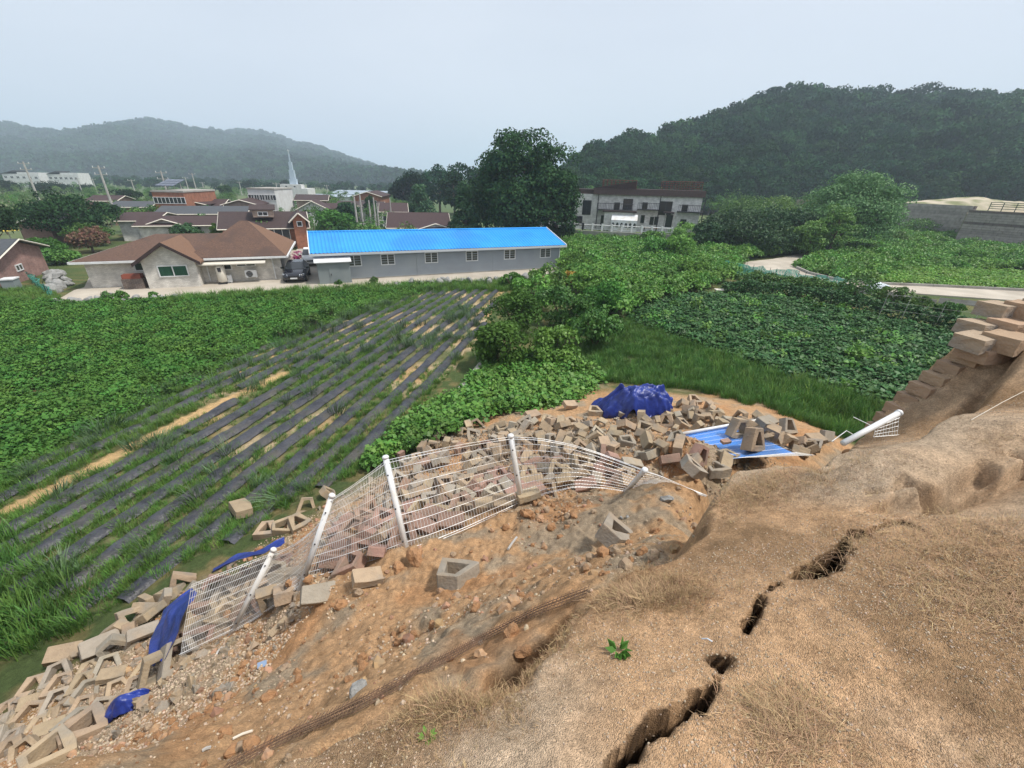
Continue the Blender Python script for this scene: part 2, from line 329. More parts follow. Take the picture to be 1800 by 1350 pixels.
colA = colA+(c(.075,.045,.025)-colA)*ex(HOLE*.95)  # crack walls and rims: moist subsoil brown, darkened further with painted-in shade
lipmask = np.exp(-((DD+.08)/.10)**2); 
colr = colB*(1-ex(KK))+colA*ex(KK); colr = colr+(orange*.95-colr)*ex(lipmask*.6*sstep(-.3,.3,n2))
zbw = sstep(.18, .55, ZZ+n2*.15)
inpl = inpoly(X+n2*.3, Y+n1*.3, plot)
soilc = fsoil+(yellowish*.85-fsoil)*ex(sstep(-.2,.4,n1)); gsoil = gcol+(c(.16,.14,.06)-gcol)*ex(sstep(0,.5,n2))
BARE = [tuple(P(20,892)[:2]), tuple(P(400,700)[:2]), tuple(P(500,655)[:2])]; bm0 = segdist(X, Y, BARE)+fbm(X, Y, .6, 98, 3)*.08
soilc = np.where(ex(inpl & (bm0 < .26)), yellowish, soilc)
fieldc = np.where(ex(inpl), soilc+(gsoil-soilc)*ex((bm0 > .26)*sstep(.0,.35,fbm(X, Y, 2.2, 91, 4)+.2+(19-Y)*.03)*.85), gsoil)
colr = fieldc*(1-ex(zbw))+colr*ex(zbw)
colr = np.clip(colr, .01, 1)
gm = bpy.data.materials.new('ground_soil'); gm.use_nodes = True
def soil_nodes(m):
    t = m.node_tree; N = t.nodes; L = t.links; b = N['Principled BSDF']; b.inputs['Roughness'].default_value = .95; b.inputs['Specular IOR Level'].default_value = .15
    at = N.new('ShaderNodeAttribute'); at.attribute_name = 'soil'
    tc = N.new('ShaderNodeTexCoord')
    def nz(sc, det=5):
        n = N.new('ShaderNodeTexNoise'); n.inputs['Scale'].default_value = sc; n.inputs['Detail'].default_value = det; n.inputs['Roughness'].default_value = .65; L.new(tc.outputs['Object'], n.inputs['Vector']); return n.outputs[0]
    v = N.new('ShaderNodeTexVoronoi'); v.inputs['Scale'].default_value = 110; L.new(tc.outputs['Object'], v.inputs['Vector'])
    v2 = N.new('ShaderNodeTexVoronoi'); v2.inputs['Scale'].default_value = 210; L.new(tc.outputs['Object'], v2.inputs['Vector'])
    sp = N.new('ShaderNodeSeparateColor'); L.new(v.outputs['Color'], sp.inputs[0])
    mr = N.new('ShaderNodeMapRange'); mr.inputs[3].default_value = .78; mr.inputs[4].default_value = 1.2; L.new(sp.outputs[0], mr.inputs[0])
    mr2 = N.new('ShaderNodeMapRange'); mr2.inputs[1].default_value = .3; mr2.inputs[2].default_value = .7; mr2.inputs[3].default_value = .7; mr2.inputs[4].default_value = 1.3; L.new(nz(9, 8), mr2.inputs[0])
    mm = N.new('ShaderNodeMath'); mm.operation = 'MULTIPLY'; L.new(mr.outputs[0], mm.inputs[0]); L.new(mr2.outputs[0], mm.inputs[1])
    hs = N.new('ShaderNodeHueSaturation'); L.new(at.outputs['Color'], hs.inputs['Color']); L.new(mm.outputs[0], hs.inputs['Value']); L.new(hs.outputs[0], b.inputs['Base Color'])
    ad = N.new('ShaderNodeMath'); ad.operation = 'ADD'; m3 = N.new('ShaderNodeMath'); m3.operation = 'MULTIPLY'; m3.inputs[1].default_value = 1.6; L.new(nz(30, 8), m3.inputs[0])
    iv = N.new('ShaderNodeMath'); iv.operation = 'SUBTRACT'; iv.inputs[0].default_value = 1; L.new(v2.outputs['Distance'], iv.inputs[1]); L.new(iv.outputs[0], ad.inputs[0]); L.new(m3.outputs[0], ad.inputs[1])
    bp = N.new('ShaderNodeBump'); bp.inputs['Strength'].default_value = .8; bp.inputs['Distance'].default_value = .012; L.new(ad.outputs[0], bp.inputs['Height']); L.new(bp.outputs[0], b.inputs['Normal'])
soil_nodes(gm)
def add_color(me, arr):
    a = me.color_attributes.new('soil', 'FLOAT_COLOR', 'POINT'); f4 = np.ones((arr.shape[0], 4), np.float32); f4[:, :3] = arr; a.data.foreach_set('color', f4.ravel())
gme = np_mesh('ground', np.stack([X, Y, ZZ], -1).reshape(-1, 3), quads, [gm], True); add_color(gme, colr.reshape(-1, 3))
ground = tag(link('ground', gme), kind='structure')
from bisect import bisect_right
def gz(x, y):
    i = min(max(int(np.searchsorted(XS, x))-1, 0), NXg-2); j = min(max(int(np.searchsorted(YS, y))-1, 0), NYg-2)
    tx = min(max((x-XS[i])/(XS[i+1]-XS[i]), 0), 1); ty = min(max((y-YS[j])/(YS[j+1]-YS[j]), 0), 1)
    return (ZZ[j,i]*(1-tx)+ZZ[j,i+1]*tx)*(1-ty)+(ZZ[j+1,i]*(1-tx)+ZZ[j+1,i+1]*tx)*ty
def gzv(x, y):
    x = np.asarray(x, float); y = np.asarray(y, float)
    i = np.clip(np.searchsorted(XS, x)-1, 0, NXg-2); j = np.clip(np.searchsorted(YS, y)-1, 0, NYg-2)
    tx = np.clip((x-XS[i])/(XS[i+1]-XS[i]), 0, 1); ty = np.clip((y-YS[j])/(YS[j+1]-YS[j]), 0, 1)
    return (ZZ[j,i]*(1-tx)+ZZ[j,i+1]*tx)*(1-ty)+(ZZ[j+1,i]*(1-tx)+ZZ[j+1,i+1]*tx)*ty
def hit(px, py, smax=120.):
    d = D(px, py); s = 1.0; st = .06
    while s < smax:
        p = CP+d*s
        if p[2] < gz(p[0], p[1]):
            lo = s-st
            for _ in range(8):
                m_ = (lo+s)/2; q = CP+d*m_
                if q[2] < gz(q[0], q[1]): s = m_
                else: lo = m_
            return CP+d*s
        s += st; st = max(.06, s*.01)
    return P(px, py, 0)
# far flat country beyond
fgm = mat('far_field', (.06,.10,.035), (.10,.14,.05), .02, .9, c3=(.16,.17,.08), sc3=.006)
g = MB(); g.add([(-4000,-300,-.35),(4000,-300,-.35),(4000,6000,-.35),(-4000,6000,-.35)], [(0,1,2,3)]); tag(g.build('far_ground', fgm), kind='structure')

def norm(v): return v/np.maximum(np.linalg.norm(v, axis=-1, keepdims=True), 1e-9)
def leaf_mesh(name, pos, dr, L, W, m, up=None, rs=RS, fold=.18, extra=None):
    n = len(pos); dr = norm(dr); L = np.broadcast_to(L, (n,))[:, None]; W = np.broadcast_to(W, (n,))[:, None]
    ref = norm(rs.normal(size=(n, 3))+(np.array([0, 0, 2.]) if up is None else up)); side = norm(np.cross(dr, ref)); nn = np.cross(side, dr)
    a = pos; b = pos+dr*L*.45+side*W*.5+nn*W*fold; t = pos+dr*L-nn*L*.08; d_ = pos+dr*L*.45-side*W*.5+nn*W*fold
    v = np.stack([a, b, t, d_], 1).reshape(-1, 3); q = np.arange(4*n).reshape(n, 4); mats = [m]; midx = None
    if extra is not None:
        ev, eq, em = extra; q = np.concatenate([q, np.asarray(eq)+len(v)]); v = np.concatenate([v, ev]); mats = [m, em]; midx = np.r_[np.zeros(n, int), np.ones(len(eq), int)]
    return np_mesh(name, v, q, mats, False, midx)
def crown_pts(rs, n, rx, rz, nc, cr, flat=.0, shape='round', hollow=.55):
    """clump centres in an ellipsoid shell, leaves around each clump"""
    c_ = norm(rs.normal(size=(nc, 3))); rad = hollow+(1-hollow)*rs.rand(nc, 1)**.6; c_ = c_*rad
    if shape == 'cone':
        h = rs.rand(nc)**1.3; a = rs.rand(nc)*6.283; rr = (1-h)**.8*(.55+.45*rs.rand(nc)); c_ = np.stack([np.cos(a)*rr, np.sin(a)*rr, h*2-1], 1)
    if shape == 'bulk': c_ = c_/(np.abs(c_)**3.2).sum(1, keepdims=True)**(1/3.2)*rad*.92
    if shape == 'dome':
        c_[:, 2] = np.abs(c_[:, 2])*1.6-.6
    c_ = c_*np.array([rx, rx, rz]); k = rs.randint(0, nc, n); s_ = cr*(.6+.8*rs.rand(nc))[k][:, None]
    o = norm(rs.normal(size=(n, 3))); o[:, 2] = np.where(o[:, 2] < -.3, -o[:, 2], o[:, 2]); o *= (.6+.4*rs.rand(n, 1)); 
    return c_[k]+o*s_*np.array([1, 1, .75]), o
def skin(o, rs, k=.45): return norm(np.cross(o, rs.normal(size=o.shape)))+o*k, o*2.2
def trunk_geo(h, r, crown_z, rs, limbs=4, spread=1.0):
    m_ = MB(); m_.tube([(0, 0, -.3), (0, 0, h*.4), (rs.normal()*.1*h*.1, rs.normal()*.1*h*.1, h)], [r, r*.8, r*.3], 6, cap=False)
    for i in range(limbs):
        a = i*6.283/limbs+rs.rand(); z0 = h*(.35+.4*rs.rand()); m_.tube([(0, 0, z0), (math.cos(a)*spread*.5, math.sin(a)*spread*.5, z0+spread*.5), (math.cos(a)*spread, math.sin(a)*spread, z0+spread*.8)], [r*.45, r*.3, r*.1], 5, cap=False)
    return m_
# ------------------------------------------------------------------ scattering of uncountable cover with geometry nodes
def protos(prefix, meshes):
    cl = bpy.data.collections.new(prefix)
    for i, me in enumerate(meshes): cl.objects.link(bpy.data.objects.new('%s_%02d' % (prefix, i), me))
    return cl
def scatter(name, pts, rot, scl, coll, nproto, label=None, cat=None, rs=RS):
    n = len(pts); me = bpy.data.meshes.new(name); me.vertices.add(n); me.vertices.foreach_set('co', np.asarray(pts, np.float32).ravel())
    a = me.attributes.new('rot', 'FLOAT_VECTOR', 'POINT'); a.data.foreach_set('vector', np.asarray(rot, np.float32).ravel())
    a = me.attributes.new('scl', 'FLOAT_VECTOR', 'POINT')
    scl = np.asarray(scl, np.float32); scl = np.repeat(scl[:, None], 3, 1) if scl.ndim == 1 else scl; a.data.foreach_set('vector', scl.ravel())
    a = me.attributes.new('pid', 'INT', 'POINT'); a.data.foreach_set('value', rs.randint(0, nproto, n).astype(np.int32))
    o = link(name, me); md = o.modifiers.new('scatter', 'NODES'); ng = bpy.data.node_groups.new('scatter_'+name, 'GeometryNodeTree')
    ng.interface.new_socket('Geometry', in_out='INPUT', socket_type='NodeSocketGeometry'); ng.interface.new_socket('Geometry', in_out='OUTPUT', socket_type='NodeSocketGeometry')
    N = ng.nodes; L = ng.links; gi = N.new('NodeGroupInput'); go = N.new('NodeGroupOutput'); ip = N.new('GeometryNodeInstanceOnPoints'); ci = N.new('GeometryNodeCollectionInfo')
    ci.inputs['Collection'].default_value = coll; ci.inputs['Separate Children'].default_value = True; ci.inputs['Reset Children'].default_value = True
    def na(nm, dt):
        x = N.new('GeometryNodeInputNamedAttribute'); x.data_type = dt; x.inputs['Name'].default_value = nm; return x.outputs['Attribute']
    L.new(gi.outputs[0], ip.inputs['Points']); L.new(ci.outputs[0], ip.inputs['Instance']); ip.inputs['Pick Instance'].default_value = True
    L.new(na('pid', 'INT'), ip.inputs['Instance Index']); L.new(na('rot', 'FLOAT_VECTOR'), ip.inputs['Rotation']); L.new(na('scl', 'FLOAT_VECTOR'), ip.inputs['Scale'])
    L.new(ip.outputs[0], go.inputs[0]); md.node_group = ng
    return tag(o, label, cat, kind='stuff')
def sample(poly, dens, rs=RS, margin=0):
    p = np.array(poly); x0, y0 = p.min(0)[:2]; x1, y1 = p.max(0)[:2]; n = int((x1-x0)*(y1-y0)*dens)
    x = rs.uniform(x0, x1, n); y = rs.uniform(y0, y1, n); k = inpoly(x, y, [tuple(q[:2]) for q in poly]); return x[k], y[k]
def WP(l, z=0.0): return [tuple(P(a, b, z)[:2]) for a, b in l]

# ------------------------------------------------------------------ vegetation prototypes
def clump_mesh(name, seed, m, n, rad, h, L, W, droop=.2, flat=.5):
    rs = np.random.RandomState(seed); a = rs.rand(n)*6.283; r = rad*np.sqrt(rs.rand(n)); z = h*(1-(r/rad)**2*.6)*(.35+.65*rs.rand(n))
    pos = np.stack([np.cos(a)*r, np.sin(a)*r, z], 1); b = rs.rand(n)*6.283
    dr = np.stack([np.cos(b), np.sin(b), rs.normal(size=n)*flat-droop], 1)
    s = .7+.6*rs.rand(n); return leaf_mesh(name, pos, dr, L*s, W*s, m, up=np.array([0, 0, 3.]), rs=rs)
def grass_mesh(name, seed, m, n, rad, h, w, lean=.5):
    rs = np.random.RandomState(seed); v = []; q = []
    for i in range(n):
        a = rs.rand()*6.283; r = rad*rs.rand()**.7; b = a+rs.normal()*.6; x, y = math.cos(a)*r, math.sin(a)*r; hh = h*(.5+.6*rs.rand()); l = hh*lean*(.3+rs.rand())
        dx, dy = math.cos(b), math.sin(b); sx, sy = -dy*w/2, dx*w/2; k = len(v)
        v += [(x-sx, y-sy, -.02), (x+sx, y+sy, -.02), (x+dx*l*.4+sx*.9, y+dy*l*.4+sy*.9, hh*.6), (x+dx*l*.4-sx*.9, y+dy*l*.4-sy*.9, hh*.6), (x+dx*l+sx*.1, y+dy*l+sy*.1, hh*.93), (x+dx*l-sx*.1, y+dy*l-sy*.1, hh*.93)]
        q += [(k, k+1, k+2, k+3), (k+3, k+2, k+4, k+5)]
    return np_mesh(name, v, q, [m])
def cover(name, poly, dens, coll, np_, smin, smax, label, cat, zs=(1, 1), mound=0, seed=1, ground_z=True, zoff=0, msc=6):
    rs = np.random.RandomState(seed); x, y = sample(poly, dens, rs); n = len(x); z = gzv(x, y) if ground_z else np.zeros(n)
    if mound: z = z+np.maximum(0, fbm(x, y, msc, seed, 3)+.15)*mound
    sc = rs.uniform(smin, smax, n); rot = np.stack([rs.normal(size=n)*.1, rs.normal(size=n)*.1, rs.rand(n)*6.283], 1)
    return scatter(name, np.stack([x, y, z+zoff], 1), rot, np.stack([sc, sc, sc*rs.uniform(zs[0], zs[1], n)], 1), coll, np_, label, cat, rs)
C_crop = protos('crop_clump', [clump_mesh('crop_clump', 100+i, MT['leaf_crop'], 110, .36, .28, .10, .085) for i in range(4)])
C_cropd = protos('dark_clump', [clump_mesh('dark_clump', 110+i, MT['leaf_crop_dark'], 46, .34, .34, .20, .16) for i in range(4)])
C_long = protos('long_straw', [grass_mesh('long_straw', 190+i, MT['straw'], 9, .05, .011, .0019, 9) for i in range(4)])
C_kudzu = protos('kudzu_clump', [clump_mesh('kudzu_clump', 120+i, MT['leaf_kudzu'], 120, .6, .5, .16, .13) for i in range(4)])
C_kudzu_near = protos('vine_clump', [clump_mesh('vine_clump', 130+i, MT['leaf_kudzu'], 36, .28, .30, .13, .115, flat=.4) for i in range(4)])
C_lime = protos('lime_clump', [clump_mesh('lime_clump', 140+i, MT['leaf_lime'], 80, .6, .4, .2, .17) for i in range(3)])
C_grass = protos('grass_tuft', [grass_mesh('grass_tuft', 150+i, MT['grass'], 34, .16, .30, .012) for i in range(4)])
C_grassd = protos('dark_grass_tuft', [grass_mesh('dark_grass_tuft', 160+i, MT['grass_dark'], 46, .22, .42, .016) for i in range(4)])
C_grassb = protos('pale_grass_tuft', [grass_mesh('pale_grass_tuft', 170+i, MT['grass_blue'], 60, .2, .5, .014, .7) for i in range(4)])
C_straw = protos('straw_tuft', [grass_mesh('straw_tuft', 180+i, MT['straw'], 16, .05, .011, .0019, 3.6) for i in range(5)])

# fields
left_field = WP([(-260,545),(0,528),(100,532),(300,527),(480,517),(770,503),(690,530),(600,556),(520,590),(420,630),(330,680),(210,735),(100,790),(0,860),(-250,1000)])
cover('left_crop_field', left_field, 9.0, C_crop, 4, .8, 1.3, 'dense bright green leafy crop filling the field left of the plastic rows', 'crop', (.8,1.3), mound=.16, seed=3, msc=2.5)
right_field = WP([(1095,562),(1140,530),(1290,516),(1420,535),(1700,595),(1680,640),(1590,720),(1540,722),(1400,672),(1250,618),(1160,585)])
cover('right_crop_field', right_field, 11.0, C_cropd, 4, .75, 1.2, 'dark green broad leaved crop in the square plot below the right wall', 'crop', (.8,1.3), mound=.15, seed=4, msc=1.5)
cover('light_shoots', right_field, .25, C_kudzu_near, 4, 1.0, 1.8, 'lighter green shoots standing out of the dark crop plot', 'plants', (1,1.6), seed=14, zoff=.15)
gband = WP([(1000,640),(1040,590),(1110,560),(1250,618),(1400,672),(1560,722),(1600,700),(1540,770),(1480,790),(1440,775),(1330,745),(1230,700),(1180,690),(1050,680)])
cover('grass_bank', gband, 22.0, C_grassd, 4, .6, 1.1, 'dark green grass on the bank between rubble and crop plot', 'grass', (.7,1.2), seed=5)
cover('bank_weeds', WP([(1230,600),(1400,665),(1570,718),(1530,790),(1440,770),(1350,720),(1250,650)]), 9.0, C_grass, 4, 1.0, 2.0, 'taller lighter grass along the edge of the dark crop plot', 'grass', (.8,1.2), seed=6)
nk = WP([(850,650),(930,630),(1010,645),(1060,672),(1040,705),(985,735),(930,745),(870,752),(800,785),(745,800),(690,800),(650,835),(640,820),(700,755),(760,715),(800,705)])
cover('near_vines', nk, 24.0, C_kudzu_near, 4, .8, 1.3, 'bright green vine leaves spreading over the ground beyond the rubble', 'plants', (.8,1.5), mound=.35, seed=7, msc=1.5)
mid_k = WP([(985,415),(1240,408),(1420,420),(1500,425),(1540,400),(1560,378),(1690,385),(1672,432),(1800,444),(1900,450),(1900,476),(1800,475),(1640,474),(1560,480),(1526,497),(1463,489),(1398,468),(1440,452),(1516,432),(1470,438),(1300,458),(1285,490),(1260,505),(1160,525),(1090,565),(1000,500),(985,470)])
cover('vine_ground_cover', mid_k, 2.6, C_kudzu, 4, .9, 1.7, 'bright green vines covering the waste ground beyond the plots', 'plants', (.8,1.6), mound=1.0, seed=8, ground_z=False, msc=7)
cover('lime_crop', WP([(1560,478),(1640,474),(1800,480),(1960,488),(1960,520),(1800,510),(1560,499)]), 4.0, C_lime, 3, .8, 1.2, 'yellow green leafy crop behind the concrete kerb at right', 'crop', seed=9, ground_z=False)
cover('yard_edge_grass', WP([(300,524),(480,512),(700,500),(880,494),(930,500),(890,512),(760,514),(480,524),(300,534)]), 12.0, C_grass, 4, 1.0, 1.9, 'light green grass strip between the yard and the fields', 'grass', seed=10, ground_z=False)
cover('lawn_grass', WP([(-60,510),(90,505),(110,532),(60,545),(-60,548)]), 14.0, C_grass, 4, .8, 1.3, 'mown green grass beside the pink brick house', 'grass', seed=12, ground_z=False)
cover('corner_grass', WP([(-120,900),(0,930),(60,990),(200,1060),(150,1100),(60,1165),(0,1190),(-150,1230)]), 16.0, C_grassd, 4, .7, 1.3, 'long dark grass overgrowing the near left corner of the plot', 'grass', seed=11)
# weeds between the plastic strips: thicker at their left edge
rs = np.random.RandomState(21); x, y = sample(plot, 60.0, rs); wn = fbm(x, y, 2.4, 91, 4)
ledge = segdist(x, y, WP([(690,532),(560,570),(420,620),(300,680),(100,785),(0,850)])); keep = rs.rand(len(x)) < np.clip(.38+wn*1.3-(y-18)*.02+np.exp(-ledge/1.1)*.9, .04, 1)
keep &= segdist(x, y, BARE) > .27; x, y, ledge = x[keep], y[keep], ledge[keep]; n = len(x); sc = rs.uniform(.35, .9, n)*(1+.5*np.exp(-ledge/1.0))
scatter('row_weeds', np.stack([x, y, gzv(x, y)], 1), np.stack([rs.normal(size=n)*.15, rs.normal(size=n)*.15, rs.rand(n)*6.28], 1), sc, C_grass, 4, 'green grass and weeds growing between the black plastic strips', 'weeds', rs)
x, y = sample(plot, 1.6, rs); wn = fbm(x, y, 3, 95, 3); ledge = segdist(x, y, WP([(690,532),(560,570),(420,620),(300,680),(100,785),(0,850)]))
keep = rs.rand(len(x)) < np.clip(.25+wn+np.exp(-ledge/1.3)*1.2, .03, 1); x, y = x[keep], y[keep]; n = len(x)
scatter('tall_row_weeds', np.stack([x, y, gzv(x, y)], 1), np.stack([rs.normal(size=n)*.2, rs.normal(size=n)*.2, rs.rand(n)*6.28], 1), rs.uniform(.6, 1.5, n), C_grassb, 4, 'tall pale bent grass tufts rooted between the plastic strips', 'weeds', rs)

# black plastic mulch strips, one object for each row
MT['plastic'] = mat('plastic', (.028,.030,.038), (.055,.058,.070), 3, .42, bump=1.0, bsc=11, spec=.4, c3=(.07,.066,.06), sc3=1.3, bdist=.03)
dirv = np.array([.222, .975]); dirv /= np.linalg.norm(dirv); perp = np.array([dirv[1], -dirv[0]])
ORD = 'first second third fourth fifth sixth seventh eighth ninth tenth eleventh twelfth thirteenth fourteenth fifteenth sixteenth seventeenth eighteenth nineteenth twentieth'.split()+['farthest left']*30
rs = np.random.RandomState(5); o0 = np.array([-5.35, 9.6]); k = 0
for i in range(-1, 22):
    c0 = o0-perp*(.80*i); ts = np.arange(-14, 30, .22); pts = c0[None]+dirv[None]*ts[:, None]
    pts = pts+perp[None]*(.06*np.sin(ts*.35+i)+fbm(ts, ts*0+i*9, 4, 5, 3)*.10)[:, None]
    ok = inpoly(pts[:, 0], pts[:, 1], plot) & (segdist(pts[:, 0], pts[:, 1], BARE) > .42)
    if i >= 14: ok &= fbm(ts, ts*0+i*5, 5, 9, 2) < .25
    run = []; runs = []
    for t in range(len(ts)):
        if ok[t]: run.append(t)
        else:
            if len(run) > 8: runs.append(run)
            run = []
    if len(run) > 8: runs.append(run)
    for run in runs[:2]:
        prof = np.array([(-.24, -.01), (-.19, .035), (-.11, .085), (-.03, .10), (.05, .10), (.13, .08), (.20, .03), (.24, -.01)]); V = []; m_ = len(prof)
        for t in run:
            wv = .86+.22*vnoise(ts[t], i*3., .8, 7); p = pts[t]
            for q, (a, h) in enumerate(prof):
                aa = a*wv+(rs.rand()-.5)*.05; pp = p+perp*aa; V.append((pp[0], pp[1], max(gz(pp[0], pp[1]), 0)+h*(.6+.8*vnoise(ts[t]*1., q*2.+i, .4, 3))+.012))
        Q = [(a*m_+b, a*m_+b+1, (a+1)*m_+b+1, (a+1)*m_+b) for a in range(len(run)-1) for b in range(m_-1)]
        o = link('mulch_strip', np_mesh('mulch_strip', V, Q, [MT['plastic']], True))
        tag(o, 'black plastic mulch strip, %s row counted from the right edge of the plot' % ORD[k], 'plastic strip', 'black plastic mulch strips of the plot'); k += 1

# ------------------------------------------------------------------ shrubs and trees
def shrub(px, py, wpx, hpx, m, label, cat='shrub', group=None, seed=0, leafL=.14, n=1500, z=0.0, name='shrub', tw=MT['bark']):
    b = P(px, py, z); s = depth(b); w = wpx*s/FPX/2; h = hpx*s/FPX; rs = np.random.RandomState(seed+int(px)); r = empty(name, b, 0, label, cat, group)
    pos, o = crown_pts(rs, n, w*.8, h*.42, max(10, int(14+w*6)), max(w, h)*.26); pos[:, 2] += h*.5; pos[:, 2] = np.maximum(pos[:, 2], .03)
    a_, b_ = skin(o, rs); link('foliage', leaf_mesh('foliage', pos, a_, leafL, leafL*.6, m, up=b_, rs=rs), r)
    t = MB()
    for i in range(5):
        a = i*1.3; t.tube([(0, 0, -.1), (math.cos(a)*w*.3, math.sin(a)*w*.3, h*.45), (math.cos(a)*w*.6, math.sin(a)*w*.6, h*.8)], [.04, .025, .008], 5, cap=False)
    t.build('stem', tw, r); return r
def tree(px, py_base, py_top, wpx, m, label, s=None, z=0.0, seed=0, n=4000, L=.35, shape='round', crown_from=.25, group=None, cat='tree', name='tree', nc=40, cr=.22, hollow=.5):
    b = P(px, py_base, z) if s is None else S(px, py_base, s); 
    if s is not None: b[2] = z
    s = depth(b); 
    # height so that the top reaches py_top
    h = None; lo, hi = .5, 60
    for _ in range(30):
        mid = (lo+hi)/2; q = b+np.array([0, 0, mid]); py = 675-np.dot(q-CP, _u)/depth(q)*FPX
        if py > py_top: lo = mid
        else: hi = mid
    h = lo; w = wpx*s/FPX/2; rs = np.random.RandomState(seed+int(px)); r = empty(name, b, rs.rand()*6.28, label, cat, group)
    c0 = h*crown_from; rz = (h-c0)/2
    pos, o = crown_pts(rs, n, w*.82, rz*.88, nc, w*cr*1.25, shape=shape, hollow=hollow); pos[:, 2] += c0+rz
    a_, b_ = skin(o, rs); link('crown', leaf_mesh('crown', pos, a_, L*(.7+.6*rs.rand(n)), L*.6, m, up=b_, rs=rs), r)
    tg = trunk_geo(h*.7, max(.12, h*.028), c0, rs, 6, w*.55); tg.build('trunk', MT['bark'], r); return r

G1 = 'green shrubs of the hedge between the two plots'
for i, (px, py, w, h, m, lab, nn) in enumerate([
    (880, 640, 110, 80, 'leaf_crop', 'dense green shrub at the near left end of the hedge above the concrete kerb', 3600),
    (975, 640, 90, 66, 'leaf_kudzu', 'mid green bush with fine leaves right of the nearest hedge shrub', 3000),
    (1045, 610, 95, 66, 'leaf_shrub', 'dark bush at the hedge edge beside the crop plot', 3200),
    (905, 585, 90, 70, 'leaf_crop', 'rounded green bush at the plot edge half way along the hedge', 3000),
    (990, 575, 110, 70, 'leaf_shrub', 'broad dark green bush in the middle of the hedge', 3200),
    (935, 545, 90, 60, 'leaf_kudzu', 'light green vine covered bush beside the plot end', 2600),
    (1070, 550, 80, 50, 'leaf_crop', 'low green bush on the crop plot side of the hedge', 2200),
    (960, 515, 80, 45, 'leaf_shrub', 'dark twiggy bush in front of the blue roofed building corner', 2400),
    (1035, 515, 80, 38, 'leaf_kudzu', 'light green bush right of the orange tinged shrub', 2200),
    (1010, 480, 70, 34, 'leaf_crop', 'green bush just right of the grey building end wall', 2000),
    (900, 505, 50, 22, 'leaf_crop', 'small bush at the far end of the plastic rows', 1200)]):
    shrub(px, py, w, h, MT[m], lab, 'shrub', G1, i, leafL=.20 if py > 560 else .24, n=nn)
shrub(1000, 500, 34, 24, MT['leaf_yellow'], 'shrub with orange yellow leaves in the hedge', 'shrub', None, 3, .2, 500)
shrub(1010, 590, 30, 30, MT['leaf_lime'], 'pale yellow green bush among the darker hedge shrubs', 'shrub', None, 5, .14, 900)
# small round shrubs beside the yard and single weeds in the field
for px, py, w, h, lab in ((193,528,20,14,'small clipped dark shrub left of the pair beside the pale brick house yard'),(217,528,22,15,'small clipped dark shrub under the brown grill at the yard edge'),(270,524,16,10,'tiny round shrub at the yard edge before the gabled bay'),(659,499,16,12,'little round shrub before the grey building near its shed'),(595,500,12,8,'tiny dark bush at the foot of the grey shed'),(582,560,34,28,'bushy grey green weed where the crop meets the plastic rows'),(552,575,30,22,'grey green weed clump left of the taller one at the field edge'),(500,595,46,26,'loose grassy weed clump at the crop edge')):
    shrub(px, py, w, h, MT['leaf_shrub'], lab, 'shrub', None, 9, .12, 700)
# hedge rows of tall dark crop at right
def hedge(pts_px, w, h, m, label, seed, dens=60, L=.22, cat='crop row', name='crop_row'):
    pts = WP(pts_px); rs = np.random.RandomState(seed); P_ = []; 
    for a, b in zip(pts[:-1], pts[1:]):
        l = math.hypot(b[0]-a[0], b[1]-a[1]); n = int(l*dens); t = rs.rand(n); ang = rs.rand(n)*math.pi; rr = (.75+.35*rs.rand(n)); bump = 1+.35*fbm(a[0]+t*(b[0]-a[0]), a[1]+t*(b[1]-a[1]), .9, seed, 3)
        nx, ny = -(b[1]-a[1])/l, (b[0]-a[0])/l; off = np.cos(ang)*w/2*rr*bump; P_.append(np.stack([a[0]+t*(b[0]-a[0])+nx*off, a[1]+t*(b[1]-a[1])+ny*off, np.sin(ang)*h*rr*bump+.05], 1))
    pos = np.concatenate(P_); n = len(pos); dr = rs.normal(size=(n, 3))*[1, 1, .4]
    r = link(name, leaf_mesh(name, pos, dr, L*(.7+.6*rs.rand(n)), L*.75, m, up=np.array([0, 0, 2.]), rs=rs)); return tag(r, label, cat)
hedge([(1270,516),(1380,522),(1530,552),(1715,592)], 1.6, .95, MT['leaf_crop_dark'], 'tall dark green hedge like crop row along the far side of the square plot', 31, 420)
hedge([(1290,500),(1400,506),(1500,530)], 1.8, .9, MT['leaf_shrub'], 'second leafy row behind the hedge like crop row', 32, 300)
for i, (px, py, w, h) in enumerate(((1500,528,70,38),(1560,536,60,34),(1610,545,50,24),(1420,512,60,24),(1340,500,50,22),(1660,552,50,20))):
    shrub(px, py, w, h, MT['leaf_shrub'], ['dark bush hiding the end of the green net','dark bush in front of the pale sheet by the road','low bush before the tilted kerb slabs','bush on the near side of the green net','small bush at the left end of the green net','low weeds bush under the wire trellis'][i], 'shrub', None, 40+i, .2, 1300)
G2 = 'vine covered bushes on the waste ground'
